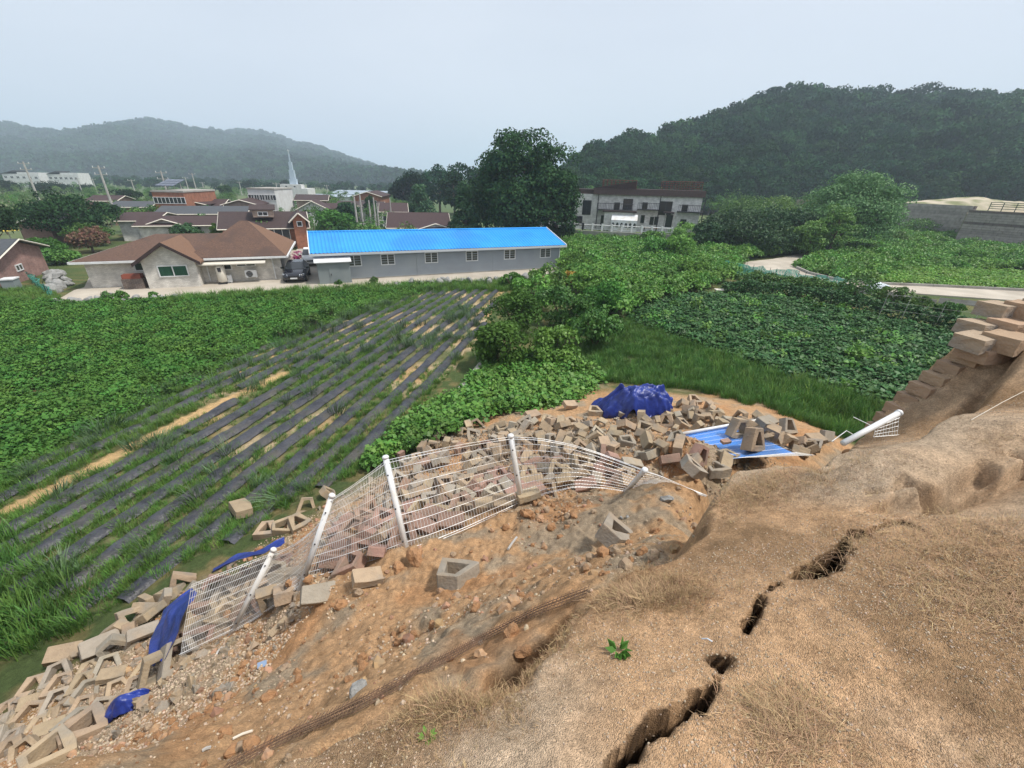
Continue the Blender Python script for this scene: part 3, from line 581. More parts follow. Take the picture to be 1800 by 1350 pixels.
for i, (px, py, w, h, m) in enumerate(((1145,455,60,34,'leaf_kudzu'),(1190,458,52,40,'leaf_kudzu'),(1200,430,60,34,'leaf_kudzu'),(1245,440,50,30,'leaf_crop'),(1145,430,50,22,'leaf_kudzu'),(1380,445,60,42,'leaf_kudzu'),(1350,450,40,26,'leaf_lime'),(1415,450,40,28,'leaf_kudzu'),(1075,452,30,16,'leaf_crop'),(1620,412,70,24,'leaf_kudzu'),(1570,432,40,22,'leaf_shrub'),(1700,462,60,18,'leaf_crop'),(1220,490,50,30,'leaf_crop'),(1165,500,60,26,'leaf_shrub'))):
    labs = ['left of the two round vine mounds before the dark thicket','right of the two round vine mounds before the dark thicket','vine mound directly below the white balustrade','vine bush touching the dark thicket','flat vine mound nearest the concrete retaining wall','bright vine bush left of the willow foot','yellow green bush at the bend of the concrete path','vine bush between path bend and willow','little bush right of the blue roof corner','vine bank below the far retaining wall','dark bush below the willow at right','low green bush on the slope before the stone wall','feathery bush left of the green net','dark feathery bush above the crop plot corner']
    shrub(px, py, w, h, MT[m], labs[i], 'bush', G2, 60+i, .3, 1800, name='bush')
# big trees
MT['leaf_tree2'] = mat('leaf_tree2', (.022,.065,.022), (.045,.10,.032), .8, .6, rnd=.25, transl=.12)
tree(918, 470, 228, 196, MT['leaf_tree'], 'very large dark green tree rising behind the blue roofed building', s=62, seed=1, n=36000, L=.42, crown_from=.04, nc=130, cr=.19, hollow=.4, shape='bulk')
tree(975, 450, 300, 80, MT['leaf_tree'], 'dark green lower tree joined to the right side of the very large one', s=60, seed=9, n=7000, L=.4, crown_from=.05, nc=40, cr=.24)
tree(855, 430, 290, 70, MT['leaf_tree'], 'dark tree shoulder at the left foot of the very large tree', s=66, seed=8, n=6000, L=.4, crown_from=.05, nc=40, cr=.24)
tree(820, 440, 320, 78, MT['leaf_conifer'], 'lighter green pyramidal tree left of the very large dark tree', s=58, seed=2, n=8000, L=.34, shape='cone', crown_from=.05, nc=70, cr=.2)
tree(742, 400, 328, 62, MT['leaf_conifer'], 'small pale green broad conifer above the brown roof', s=85, seed=3, n=4000, L=.45, shape='cone', crown_from=.1, nc=45, cr=.25)
for i, (px, t, w, s) in enumerate(((735,300,70,125),(775,292,80,120),(820,288,80,115),(800,300,60,105),(715,318,50,130),(850,300,60,120))):
    tree(px, 400, t, w, MT['leaf_forest'], ['hazy dark tree left in the row beyond the brown roofs','middle hazy dark tree beyond the brown roofs','hazy dark tree next to the very large tree','lower dark tree before the hazy row','leftmost low tree of the hazy row','dark tree half behind the very large tree'][i], s=s, seed=20+i, n=3500, L=.7, crown_from=.1, group='dark trees beyond the brown roofs')
tree(1470, 440, 302, 165, MT['leaf_willow'], 'large rounded grey green willow beside the concrete path', s=62, seed=4, n=30000, L=.32, crown_from=.02, nc=70, cr=.24, shape='dome')
tree(1455, 450, 352, 66, MT['leaf_shrub'], 'dark vine covered small tree in front of the willow', s=56, seed=5, n=4500, L=.32, crown_from=.05)
tree(1415, 455, 385, 60, MT['leaf_shrub'], 'low leafy tree left of the vine covered one before the willow', s=56, seed=6, n=3500, L=.32, crown_from=.05)
for i, (px, t, w, s) in enumerate(((1270,372,100,66),(1320,366,110,68),(1370,372,100,62),(1238,392,60,60),(1300,388,90,58),(1345,396,80,56),(1285,348,90,85),(1345,344,90,90),(1400,352,80,80))):
    tree(px, 460, t, w, MT['leaf_tree2' if i < 6 else 'leaf_shrub'], ['dark leafy tree at the left of the thicket, just behind the front row','dark leafy tree in the middle of the thicket by the willow','dark leafy tree of the thicket touching the willow','lowest leafy tree at the left edge of the thicket by the terrace','front tree in the middle of the dark thicket','front right tree of the dark thicket above the path bend','light green tree behind the left of the thicket','light green tree behind the middle of the thicket','light green tree between thicket and willow, behind'][i], s=s, seed=30+i, n=4500, L=.36, crown_from=.02, nc=45, cr=.26, group='trees of the dark thicket by the willow')
tree(135, 420, 343, 150, MT['leaf_tree'], 'broad round dark tree behind the pale brick house at left', s=52, seed=7, n=9000, L=.32, crown_from=.12, nc=60, cr=.2)
tree(15, 470, 355, 95, MT['leaf_tree'], 'flat crowned dark pine at the left frame edge', s=40, seed=10, n=5000, L=.26, crown_from=.5, nc=24, cr=.28)
for i, (px, b, t, w, m, s, lab) in enumerate(((105,490,420,60,'leaf_crop',44,'bright green garden tree left of the pale brick house'),(125,500,440,55,'leaf_shrub',41,'dark round garden shrub tree at the corner of the pale brick house'),(175,470,400,60,'leaf_red',47,'garden tree with reddish blossom behind the pale brick house'),(85,495,445,50,'leaf_kudzu',42,'light green bush by the pink brick house'),(160,440,395,70,'leaf_shrub',50,'green tree behind the reddish one'),(245,420,378,40,'leaf_shrub',60,'small dark tree among the left village roofs'),(330,420,393,46,'leaf_conifer',52,'flat topped garden pine above the brown hip roof'),(388,420,392,26,'leaf_crop',52,'small green tree left of the dormer house'),(398,345,325,26,'leaf_tree',140,'flat dark pine between the two brick gables'),(230,370,335,60,'leaf_forest',110,'dark tree group behind the left roofs'),(590,400,372,70,'leaf_crop',62,'wide green garden tree left of the utility poles'),(610,390,356,50,'leaf_tree',75,'dark garden tree behind the poles'),(652,370,345,20,'leaf_tree',90,'narrow dark tree by the brick factory'),(280,350,335,30,'leaf_forest',130,'distant tree left of the brick block'),(100,350,325,70,'leaf_forest',150,'tree belt before the white flats'),(10,350,322,60,'leaf_forest',150,'tree at the frame edge before the white flats'),(165,345,328,50,'leaf_forest',160,'distant dark tree right of the white flats'))):
    tree(px, b, t, w, MT[m], lab, s=s, seed=70+i, n=2600, L=.28 if s < 60 else .5, crown_from=.1)
shrub(525, 462, 16, 20, MT['flower_pink'], 'round magenta flowering bush between house and black car', 'bush', None, 3, .12, 600, name='bush')
shrub(556, 358, 14, 12, MT['leaf_lime'], 'small lime green tree before the grey gabled house', 'tree', None, 3, .5, 300, z=1.5)

# ------------------------------------------------------------------ hills
def hill(name, sil, s_ridge, s_base, base_py=None, extra=(200, 200), nrow=40, noise_amp=4, m=None, basez=-1.0, ext_drop=.5, seed=1):
    xs = [p[0] for p in sil]; ys = [p[1] for p in sil]; step = 6; pxs = np.arange(xs[0]-extra[0], xs[-1]+extra[1]+1, step)
    V = []; 
    for px in pxs:
        py = np.interp(px, xs, ys)
        sr = np.interp(px, xs, s_ridge) if hasattr(s_ridge, '__len__') else s_ridge; sb = np.interp(px, xs, s_base) if hasattr(s_base, '__len__') else s_base
        R = S(px, py, sr); Bp = S(px, py, sb); Bp[2] = basez; back = R+(R-Bp)*np.array([1, 1, 0])*.8
        for j in range(nrow+10):
            if j <= nrow: t = j/nrow; q = Bp+(R-Bp)*t; q[2] = basez+(R[2]-basez)*(t**.9*(1-.12*math.sin(t*math.pi)))
            else: t = (j-nrow)/9; q = R+(back-R)*t; q[2] = R[2]*(1-t*t)+basez*t*t
            V.append(q)
    V = np.array(V); nr = nrow+10; nc_ = len(pxs); am = np.clip((V[:, 2]-basez)/40, 0, 1)
    tz = np.tile(np.r_[np.sin(np.linspace(0, 1, nrow+1)*math.pi), np.zeros(9)], nc_)
    V[:, 2] += fbm(V[:, 0], V[:, 1], 120, seed, 4)*noise_amp*am*tz
    idx = np.arange(nr*nc_).reshape(nc_, nr); q = np.stack([idx[:-1,:-1], idx[1:,:-1], idx[1:,1:], idx[:-1,1:]], -1).reshape(-1, 4)
    o = link(name, np_mesh(name, V, q, [m], True)); tag(o, kind='structure'); return V.reshape(nc_, nr, 3)
hm = mat('hill_floor', (.02,.045,.018), (.035,.06,.025), .05, .9)
silL = [(-150,228),(0,226),(60,238),(110,250),(175,236),(250,221),(310,228),(350,237),(400,240),(430,235),(470,240),(520,257),(570,270),(620,291),(660,302),(715,316),(745,332)]
srL = [900,900,850,800,850,950,1000,1000,1150,1200,1200,1200,1150,1100,1100,1100,1100]
HL = hill('left_hill', silL, srL, 480, m=hm, extra=(500, 30), noise_amp=22, seed=2)
silR = [(985,358),(1010,332),(1030,320),(1070,308),(1110,300),(1160,294),(1200,280),(1250,266),(1300,250),(1350,233),(1400,224),(1450,226),(1500,233),(1560,234),(1620,235),(1700,236),(1800,239),(2000,249)]
srR = [150,160,170,185,200,210,220,230,240,250,260,260,260,260,260,250,240,240]
HR = hill('right_hill', silR, srR, [120,120,120,122,125,130,130,130,132,135,138,140,140,140,135,130,125,125], m=hm, extra=(20, 500), noise_amp=6, seed=3)
# forest trees
def forest_proto(seed, m, n=900, nc=9):
    rs = np.random.RandomState(seed); pos, o = crown_pts(rs, n, .36, .40, nc, .26); pos[:, 2] += .62
    t = MB(); t.tube([(0, 0, -.15), (0, 0, .6)], [.03, .02], 5, cap=False); ev = np.array(t.v); eq = t.f
    a_, b_ = skin(o, rs); return leaf_mesh('forest_tree', pos, a_, .085, .07, m, up=b_, rs=rs, extra=(ev, eq, MT['bark']))
FP = [forest_proto(200+i, MT['leaf_forest' if i % 3 else 'leaf_forest_light']) for i in range(6)]
C_forest = protos('forest_trees', FP)
FPs = [forest_proto(220+i, MT['leaf_forest'], 150, 9) for i in range(4)]; 
FL = []
for i in range(4):
    rs = np.random.RandomState(230+i); pos, o = crown_pts(rs, 150, .45, .4, 9, .22); pos[:, 2] += .5
    FL.append(leaf_mesh('far_forest_tree', pos, skin(o, rs)[0], .24, .2, MT['leaf_forest' if i % 2 else 'leaf_forest_light'], up=o*2, rs=rs))
C_far = protos('far_forest', FL)
def hill_points(H, n, rs, tmin=0, tmax=1.12):
    nc_, nr, _ = H.shape; u = rs.rand(n)*(nc_-1); v = (tmin+(tmax-tmin)*rs.rand(n))*40; v = np.clip(v, 0, nr-1.01)
    i = u.astype(int); j = v.astype(int); fu = (u-i)[:, None]; fv = (v-j)[:, None]
    return (H[i, j]*(1-fu)+H[i+1, j]*fu)*(1-fv)+(H[i, j+1]*(1-fu)+H[i+1, j+1]*fu)*fv
rs = np.random.RandomState(77); pts = hill_points(HR, 4200, rs, 0.0); dist = np.linalg.norm(pts-CP, axis=1); dens = rs.rand(len(pts)) < np.clip((dist/230)**1.0, .35, 1); pts = pts[dens]
# projected pixel of each, to give the 300 that show largest an object of their own
dd = pts-CP; dep = dd@_f; pxx = 900+dd@_r/dep*FPX; vis = (pxx > -20) & (pxx < 1830) & (dep > 0)
sizes = rs.uniform(.034, .062, len(pts))*np.clip(np.linalg.norm(pts-CP, axis=1), 90, 320); app = np.where(vis, sizes/dep, 0); order = np.argsort(-app); big = set(order[:240].tolist())
for k in order[:240]:
    fi = rs.randint(6); o = link('forest_tree', FP[fi]); o.location = pts[k]; s_ = sizes[k]; o.scale = (s_, s_, s_*rs.uniform(.9, 1.25)); o.rotation_euler = (0, 0, rs.rand()*6.28)
    tag(o, '%s tree of the wooded right hill, %s' % ('dark' if fi % 3 else 'lighter', ('near its left end' if pxx[k] < 1200 else 'above the willow and thicket' if pxx[k] < 1550 else 'near the right frame edge')+(' by the foot' if pts[k][2] < 12 else ' half way up' if pts[k][2] < 40 else ' high up')), 'tree', 'trees of the wooded hill at right')
rest = [k for k in range(len(pts)) if k not in big]; q = pts[rest]; n = len(q); s_ = sizes[rest]
scatter('hill_wood', q, np.stack([np.zeros(n), np.zeros(n), rs.rand(n)*6.28], 1), np.stack([s_, s_, s_*1.1], 1), C_forest, 6, 'dark dense wood covering the upper right hill', 'wood', rs)
pts = hill_points(HL, 9000, rs, 0.0); n = len(pts); s_ = rs.uniform(11, 20, n)
scatter('far_hill_wood', pts, np.stack([np.zeros(n), np.zeros(n), rs.rand(n)*6.28], 1), s_, C_far, 4, 'hazy blue green wood covering the far left hill', 'wood', rs)
# low tree belts in the flat country at the hill foot
rs = np.random.RandomState(88); px = rs.uniform(-100, 745, 500); ss = rs.uniform(230, 460, 500); pts = np.array([S(a, 330, b) for a, b in zip(px, ss)]); pts[:, 2] = -.3
n = len(pts); scatter('valley_trees', pts, np.stack([np.zeros(n), np.zeros(n), rs.rand(n)*6.28], 1), rs.uniform(3, 6, n), C_far, 4, 'low hazy tree belts in front of the far hill', 'trees', rs)
gx = rs.uniform(-60, 720, 420); gs = rs.uniform(50, 190, 420); pts = np.array([S(a, 330, b) for a, b in zip(gx, gs)]); pts[:, 2] = -.2; n = len(pts)
scatter('village_gardens', pts, np.stack([np.zeros(n), np.zeros(n), rs.rand(n)*6.28], 1), rs.uniform(1.8, 3.4, n), protos('garden_bush', [forest_proto(250+i, MT['leaf_shrub'], 300, 9) for i in range(3)]), 3, 'dark green garden bushes filling the gaps between village houses', 'bushes', rs)
pts = hill_points(HR, 400, rs, -.12, .04); n = len(pts); pts = pts[:, :]; pts[:, 2] = 0
scatter('hill_foot_scrub', pts, np.stack([np.zeros(n), np.zeros(n), rs.rand(n)*6.28], 1), rs.uniform(4, 7, n), protos('foot_scrub', [forest_proto(240+i, MT['leaf_crop'], 500, 14) for i in range(3)]), 3, 'green scrub at the foot of the wooded hill', 'scrub', rs)
# ------------------------------------------------------------------ yard and paths
def sheet(name, poly, z, m, th=None, kind='structure', wob=0):
    g = MB(); n = len(poly); top = [(p[0], p[1], z) for p in poly]
    g.add(top, [tuple(range(n))]); 
    bot = [(p[0], p[1], z-.4) for p in poly]; g.add(top+bot, [(i, n+i, n+(i+1) % n, (i+1) % n) for i in range(n)])
    o = g.build(name, m); recalc(o.data); return tag(o, kind=kind)
yard = WP([(92,532),(130,510),(148,505),(165,470),(300,440),(520,440),(545,415),(600,415),(620,440),(990,440),(990,477),(930,489),(800,494),(640,503),(560,509),(500,508),(420,514),(330,520),(200,527)], .03)
sheet('yard', yard, .03, MT['concrete_path'])
road = WP([(1296,468),(1310,461),(1357,456),(1400,448),(1473,440),(1500,433),(1518,434),(1490,445),(1440,456),(1398,470),(1420,481),(1463,491),(1526,499),(1800,512),(2000,522),(2000,548),(1800,530),(1700,523),(1559,513),(1471,500),(1350,480)])
sheet('path', road, .05, MT['concrete_path'])
A_, B_ = P(470,450), P(560,400); 
sheet('village_road', WP([(525,440),(560,440),(600,400),(640,392),(660,400),(690,402),(690,415),(545,415)]), .06, MT['concrete'])
# kerb along the far edge of the road and tilted slabs on its near edge
kb = MB(); kp = WP([(1398,471),(1420,481),(1463,491.5),(1526,499.5),(1640,504),(1800,512),(2000,522)], .05)
kerb = empty('road_kerb', (0, 0, 0), 0, 'low dark concrete kerb between the lime crop and the road', 'kerb')
for i, (a, b) in enumerate(zip(kp[:-1], kp[1:])):
    L_ = math.hypot(b[0]-a[0], b[1]-a[1]); n = max(1, int(L_/2)); 
    for j in range(n):
        p = [a[0]+(b[0]-a[0])*j/n, a[1]+(b[1]-a[1])*j/n]; g = MB(); an = math.atan2(b[1]-a[1], b[0]-a[0]); g.box(0, L_/n-.03, 0, .18, -.1, .22, 0, Matrix.Translation((p[0], p[1], .05)) @ Matrix.Rotation(an, 4, 'Z'))
        g.build('kerb_stone', MT['concrete'], kerb)
for i, (x0, y0, x1, y1) in enumerate(((1490,505,1540,511),(1545,514,1592,521),(1595,519,1648,527),(1652,525,1700,531),(1700,528,1765,537),(1768,536,1850,545))):
    a = P(x0, y0, .3); b = P(x1, y1, .3); L_ = np.linalg.norm(b-a); an = math.atan2(b[1]-a[1], b[0]-a[0]); g = MB()
    g.box(0, L_, 0, .15, -.9, 0, 0, Matrix.Translation((a[0], a[1], .35+.05*(i % 2))) @ Matrix.Rotation(an, 4, 'Z') @ Matrix.Rotation(math.radians((-1) ** i*1.6), 4, 'Y') @ Matrix.Rotation(math.radians(-12), 4, 'X'))
    tag(g.build('kerb_slab', MT['concrete']), ['leftmost tilted concrete slab beside the road, behind bushes','concrete slab just right of the pale plastic sheet','middle tilted concrete slab at the road edge','fourth tilted concrete slab, left of the wall blocks','tilted concrete slab behind the wire trellis','tilted concrete slab nearest the frame edge'][i], 'slab', 'tilted slabs at the road edge')
# pale plastic sheet by the road
def blob_sheet(name, cx, cy, w, d, h, rz, m, label, cat, seed=0, n=40, wr=.06, base=None, thin=False, ends=.5):
    xs = np.linspace(-.5, .5, n); U, V = np.meshgrid(xs, xs); rr = np.hypot(U, V)*2; ang = np.arctan2(V, U); er = 1+.22*fbm(np.cos(ang)*3+seed, np.sin(ang)*3, 1.2, seed, 3)
    env = np.clip(1-(rr/er)**2.5, 0, 1)**.6; Z = h*env*(.55+.9*vnoise(U*6+seed, V*6, 1.4, seed))+wr*np.abs(fbm(U*w+seed, V*d*1.6, .5, seed+3, 3))*2.2*env+wr*.25*np.abs(fbm(U*w, V*d+seed, .16, seed+5, 2))
    k = np.minimum(1, er/np.maximum(rr, 1e-6)); c0, s0 = math.cos(rz), math.sin(rz); x = U*w*k+fbm(U*3, V*3, .5, seed+7, 3)*.12*w*.3; y = V*d*k+fbm(U*3+9, V*3, .5, seed+8, 3)*.12*d*.3
    wx = cx+x*c0-y*s0; wy = cy+x*s0+y*c0; g = gzv(wx, wy)+.015; idx = np.arange(n*n).reshape(n, n); q = np.stack([idx[:-1,:-1], idx[:-1,1:], idx[1:,1:], idx[1:,:-1]], -1).reshape(-1, 4)
    o = link(name, np_mesh(name, np.stack([wx, wy, g+Z], -1).reshape(-1, 3), q, [m], True)); return tag(o, label, cat)
MT['tarp'] = mat('tarp', (.012,.030,.20), (.02,.045,.28), 3, .36, bump=.7, bsc=9, spec=.5, bdist=.03, c3=(.010,.02,.12), sc3=2.4)
MT['sheet_pale'] = mat('sheet_pale', (.62,.68,.74), (.5,.55,.6), 2, .4)
p = P(1475, 505); blob_sheet('plastic_sheet', p[0]+3.2, p[1]-.4, 2.4, 1.0, .5, .1, MT['sheet_pale'], 'pale blue white plastic sheet lying by the concrete road', 'sheet', 5, 20)
# green netting on stakes
MT['net'] = mat('net', (.10,.42,.33), (.16,.52,.42), 3, .5, transl=.3)
def netting(name, ptspx, h, label, step=.22, th=.03, z=0.0, m=None, seed=1, stakes=True, dens=.5):
    pts = WP(ptspx, z); r = empty(name, (pts[0][0], pts[0][1], z), 0, label, 'netting'); g = MB(); o = np.array([pts[0][0], pts[0][1], z]); rs = np.random.RandomState(seed); tot = []
    for a, b in zip(pts[:-1], pts[1:]):
        L_ = math.hypot(b[0]-a[0], b[1]-a[1]); n = max(1, int(L_/step))
        for j in range(n+1): tot.append((a[0]+(b[0]-a[0])*j/n, a[1]+(b[1]-a[1])*j/n))
    tot = [(x+fbm(np.array([i*.3]), np.array([0.]), 1, seed, 2)[0]*.3, y) for i, (x, y) in enumerate(tot)]
    hs = [h*(.8+.35*vnoise(i*.2, 1., 1, seed)) for i in range(len(tot))]; rows = int(h/step)+1
    f = lambda i, j: (tot[i][0]-o[0], tot[i][1]-o[1]+.12*math.sin(i*.5+j), hs[i]*j/rows)
    for i in range(len(tot)):
        for j in range(rows+1):
            a = Vector(f(i, j))
            if i+1 < len(tot): b = Vector(f(i+1, j)); g.add([a, b, b+Vector((0, 0, th)), a+Vector((0, 0, th))], [(0, 1, 2, 3)])
            if j < rows: b = Vector(f(i, j+1)); dx = Vector((tot[min(i+1, len(tot)-1)][0]-tot[max(i-1, 0)][0], tot[min(i+1, len(tot)-1)][1]-tot[max(i-1, 0)][1], 0)).normalized()*th; g.add([a, a+dx, b+dx, b], [(0, 1, 2, 3)])
    g.build('mesh_net', m or MT['net'], r)
    if stakes:
        for i in range(0, len(tot), 8):
            s_ = MB(); s_.tube([f(i, 0), (f(i, 0)[0], f(i, 0)[1], h*1.15)], .02, 5); s_.build('stake', MT['dark'], r)
    return r
netting('crop_net', [(1270,478),(1300,484),(1350,494),(1400,500),(1440,508),(1480,516)], 1.1, 'turquoise green netting on stakes beside the concrete path', step=.10, th=.05)
netting('garden_net', [(56,492),(70,506),(94,522)], .6, 'green netting leaning beside the pink brick house lawn', step=.14, th=.05, seed=3)
# wire trellis by the kerb slabs
tr = empty('wire_trellis', P(1560,560), 0, 'thin white wire and pole trellis before the tilted kerb slabs', 'trellis'); tb = P(1560, 560); 
tops = []
for px, py in ((1540,566),(1580,570),(1640,580),(1700,588)):
    b = P(px, py)-tb; g = MB(); g.tube([b, b+np.array([.15, .1, 1.9])], .013, 5); g.build('pole', MT['pole'], tr); tops.append(b+np.array([.15, .1, 1.85]))
g = MB()
for dz in (0, -.5, -1): g.tube([t+np.array([0, 0, dz]) for t in tops], .006, 4)
g.build('wire', MT['pole'], tr)

# ------------------------------------------------------------------ houses
BR_W = brickmat('white_brick', (.74,.71,.65), (.60,.57,.52), (.46,.44,.41)); BR_P = brickmat('pink_brick', (.36,.21,.18), (.28,.15,.13), (.30,.27,.25)); BR_R = brickmat('red_brick', (.38,.15,.08), (.30,.11,.06), (.25,.2,.17))
BR_T = brickmat('tan_brick', (.38,.28,.22), (.30,.21,.17), (.32,.29,.26)); BR_G = brickmat('grey_brick', (.80,.79,.77), (.64,.63,.62), (.55,.54,.53), scale=1.6)
RF_B = mat('brown_shingle', (.135,.08,.058), (.09,.055,.042), 9, .9, bump=.6, bsc=30, c3=(.085,.055,.045), sc3=.7); RF_BL = mat('rust_shingle', (.19,.11,.07), (.15,.085,.055), 9, .9, bump=.6, bsc=30)
RF_D = mat('dark_brown_roof', (.045,.03,.03), (.06,.04,.038), 4, .8, bump=.4); RF_G = mat('slate_roof', (.055,.062,.07), (.075,.08,.088), 4, .7, bump=.4); RF_M = mat('maroon_roof', (.062,.036,.034), (.045,.027,.027), 4, .8, bump=.4)
MT['cream'] = mat('cream', (.62,.58,.5), None, rough=.6); MT['render_white'] = mat('render_white', (.6,.61,.61), (.5,.5,.49), 1, .8)
def window(par, x, y, z, w, h, face='-y', panes=2, fm=None, gm_=None, name='window'):
    """frame in the plane of a wall; local coordinates of the house, (x,y,z) lower middle of the opening"""
    if face == '-y': T = Matrix.Translation((x, y, z))
    elif face == '+x': T = Matrix.Translation((x, y, z)) @ Matrix.Rotation(math.pi/2, 4, 'Z')
    elif face == '-x': T = Matrix.Translation((x, y, z)) @ Matrix.Rotation(-math.pi/2, 4, 'Z')
    t = .07; g = MB(); g.box(-w/2, w/2, -.05, .02, 0, t, 0, T); g.box(-w/2, w/2, -.05, .02, h-t, h, 0, T); g.box(-w/2, -w/2+t, -.048, .02, t, h-t, 0, T); g.box(w/2-t, w/2, -.048, .02, t, h-t, 0, T)
    for i in range(1, panes): xx = -w/2+w*i/panes; g.box(xx-t/2, xx+t/2, -.046, .02, t, h-t, 0, T)
    fr = g.build(name, fm or MT['white'], par)
    for i in range(panes):
        p_ = MB(); p_.box(-w/2+w*i/panes+t*.5, -w/2+w*(i+1)/panes-t*.5, -.02, .015, t, h-t, 0, T); o = p_.build('pane', gm_ or MT['glass'], fr)
    return fr
def slab_roof(par, quads, th, m, name='roof'):
    """each quad: outer surface corner points; thickened downwards"""
    g = MB()
    for i, q in enumerate(quads): g.prism([Vector(p)-Vector((0, 0, th)) for p in q], (0, 0, th))
    o = g.build(name, m, par); recalc(o.data); return o
def gable_house(label, pxl, pxr, py_eave, h, rh, dep_, wm, rm, ridge='x', rot=22, ov=.45, wins=(), cat='house', name='house', z0=0.0, th=.14, fascia=True):
    h *= .86; rh *= .62; mid = (pxl+pxr)/2; c_ = P(mid, py_eave, h+z0); s = depth(c_); w = (pxr-pxl)*s/FPX/math.cos(math.radians(rot)); rz = math.radians(rot)
    r = empty(name, (c_[0], c_[1], z0), rz, label, cat); a = w/2; g = MB()
    if ridge == 'x':
        g.prism([(-a, 0, -.5), (-a, 0, h), (-a, dep_/2, h+rh), (-a, dep_, h), (-a, dep_, -.5)], (w, 0, 0)); k = rh/(dep_/2)
        q = [[(-a-ov, -ov, h-ov*k+th), (a+ov, -ov, h-ov*k+th), (a+ov, dep_/2, h+rh+th), (-a-ov, dep_/2, h+rh+th)], [(-a-ov, dep_/2, h+rh+th), (a+ov, dep_/2, h+rh+th), (a+ov, dep_+ov, h-ov*k+th), (-a-ov, dep_+ov, h-ov*k+th)]]
    else:
        g.prism([(-a, 0, -.5), (a, 0, -.5), (a, 0, h), (0, 0, h+rh), (-a, 0, h)], (0, dep_, 0)); k = rh/a
        q = [[(-a-ov, -ov, h-ov*k+th), (0, -ov, h+rh+th), (0, dep_+ov, h+rh+th), (-a-ov, dep_+ov, h-ov*k+th)], [(0, -ov, h+rh+th), (a+ov, -ov, h-ov*k+th), (a+ov, dep_+ov, h-ov*k+th), (0, dep_+ov, h+rh+th)]]
    wl = g.build('wall', wm, r); recalc(wl.data); slab_roof(r, q, th, rm)
    if fascia:
        g = MB()
        if ridge == 'y':
            for sg in (-1, 1): g.tube([(sg*(a+ov), -ov-.02, h-ov*k+.05), (0, -ov-.02, h+rh+.05)], .08, 4)
        else:
            for sg in (-1, 1): g.tube([(sg*(a+ov+.02), -ov, h-ov*k+.05), (sg*(a+ov+.02), dep_/2, h+rh+.05), (sg*(a+ov+.02), dep_+ov, h-ov*k+.05)], .07, 4)
            g.tube([(-a-ov, -ov-.03, h-ov*k+.03), (a+ov, -ov-.03, h-ov*k+.03)], .07, 4)
        g.build('fascia', MT['cream'], r)
    for wn in wins: window(r, wn[0]*w, -.01, wn[1], wn[2], wn[3], panes=wn[4] if len(wn) > 4 else 2)
    r['w'] = w; del r['w']; return r, w, s

# --- pale brick house with brown hip roof
base0 = P(164, 507); base1 = P(500, 491); ang = math.atan2(base1[1]-base0[1], base1[0]-base0[0]); Lh = np.linalg.norm(base1-base0)
h1 = empty('brick_house', (base0[0], base0[1], 0), ang, 'long pale grey brick house with brown hip roof and gabled bay', 'house')
iv = Matrix.Rotation(-ang, 4, 'Z') @ Matrix.Translation((-base0[0], -base0[1], 0))
def loc(px, py, z): return iv @ Vector(P(px, py, z))
EZ = 2.05; k_ = Lh/16.0
xb0 = loc(262,506,0).x; xb1 = loc(357,504,0).x
g = MB(); g.box(0, Lh, 0, 8.4, -.3, EZ); g.build('wall', BR_W, h1)
bay_d = 1.3; g = MB(); bx0, bx1 = xb0+.2, xb1-.1; bm_ = (bx0+bx1)/2; BP = 1.15
g.prism([(bx0, -bay_d, -.3), (bx1, -bay_d, -.3), (bx1, -bay_d, EZ), (bm_, -bay_d, EZ+BP), (bx0, -bay_d, EZ)], (0, bay_d+3.5, 0)); o = g.build('bay_wall', BR_W, h1); recalc(o.data)
ov = .55; t_ = .16; RZ1 = EZ+1.35; RZ2 = EZ+2.35; xw = Lh*.62   # lower ridge left, taller cross hip right
g = MB()
def hipq(x0, x1, y0, y1, z, rz_, x2, x3, ym): return [[(x0,y0,z),(x1,y0,z),(x3,ym,rz_),(x2,ym,rz_)], [(x1,y1,z),(x0,y1,z),(x2,ym,rz_),(x3,ym,rz_)], [(x0,y1,z),(x0,y0,z),(x2,ym,rz_)], [(x1,y0,z),(x1,y1,z),(x3,ym,rz_)]]
slab_roof(h1, hipq(-ov, xw+2.0, -ov, 8.4+ov, EZ, RZ1, 3.6, xw+1.0, 4.2), t_, RF_B)
rr2 = hipq(xw-1.6, Lh+ov, -ov-.02, 8.4+ov+.02, EZ+.01, RZ2, xw+1.9, xw+2.5, 4.2)
slab_roof(h1, rr2[:3], t_, RF_B); o = slab_roof(h1, rr2[3:], t_, RF_BL); o['label'] = 'rust brown right hip slope'
bo = .45; kb_ = BP/((bx1-bx0)/2); yb = -bay_d-bo
o = slab_roof(h1, [[(bx0-bo, yb, EZ-bo*kb_+.2), (bm_, yb, EZ+BP+.2), (bm_, 3.4, EZ+BP+.2), (bx0-bo, 1.0, EZ-bo*kb_+.2)], [(bm_, yb, EZ+BP+.2), (bx1+bo, yb, EZ-bo*kb_+.2), (bx1+bo, 1.0, EZ-bo*kb_+.2), (bm_, 3.4, EZ+BP+.2)]], .14, RF_BL, 'bay_roof')
g = MB()
for sg in (bx0-bo, bx1+bo): g.prism([(sg, yb-.03, EZ-bo*kb_-.02), (bm_, yb-.03, EZ+BP-.02), (bm_, yb-.03, EZ+BP+.22), (sg, yb-.03, EZ-bo*kb_+.22)], (0, .03, 0))
o = g.build('bargeboard', RF_D, h1); recalc(o.data)
g = MB()
for a, b in ((-ov, bx0-bo), (bx1+bo, Lh+ov)): g.box(a, b, -ov-.12, -ov-.01, EZ-.18, EZ-.03)
g.box(Lh+ov+.01, Lh+ov+.12, -ov, 8.4+ov, EZ-.18, EZ-.03); g.box(-ov-.12, -ov-.01, -ov, 8.4+ov, EZ-.18, EZ-.03)
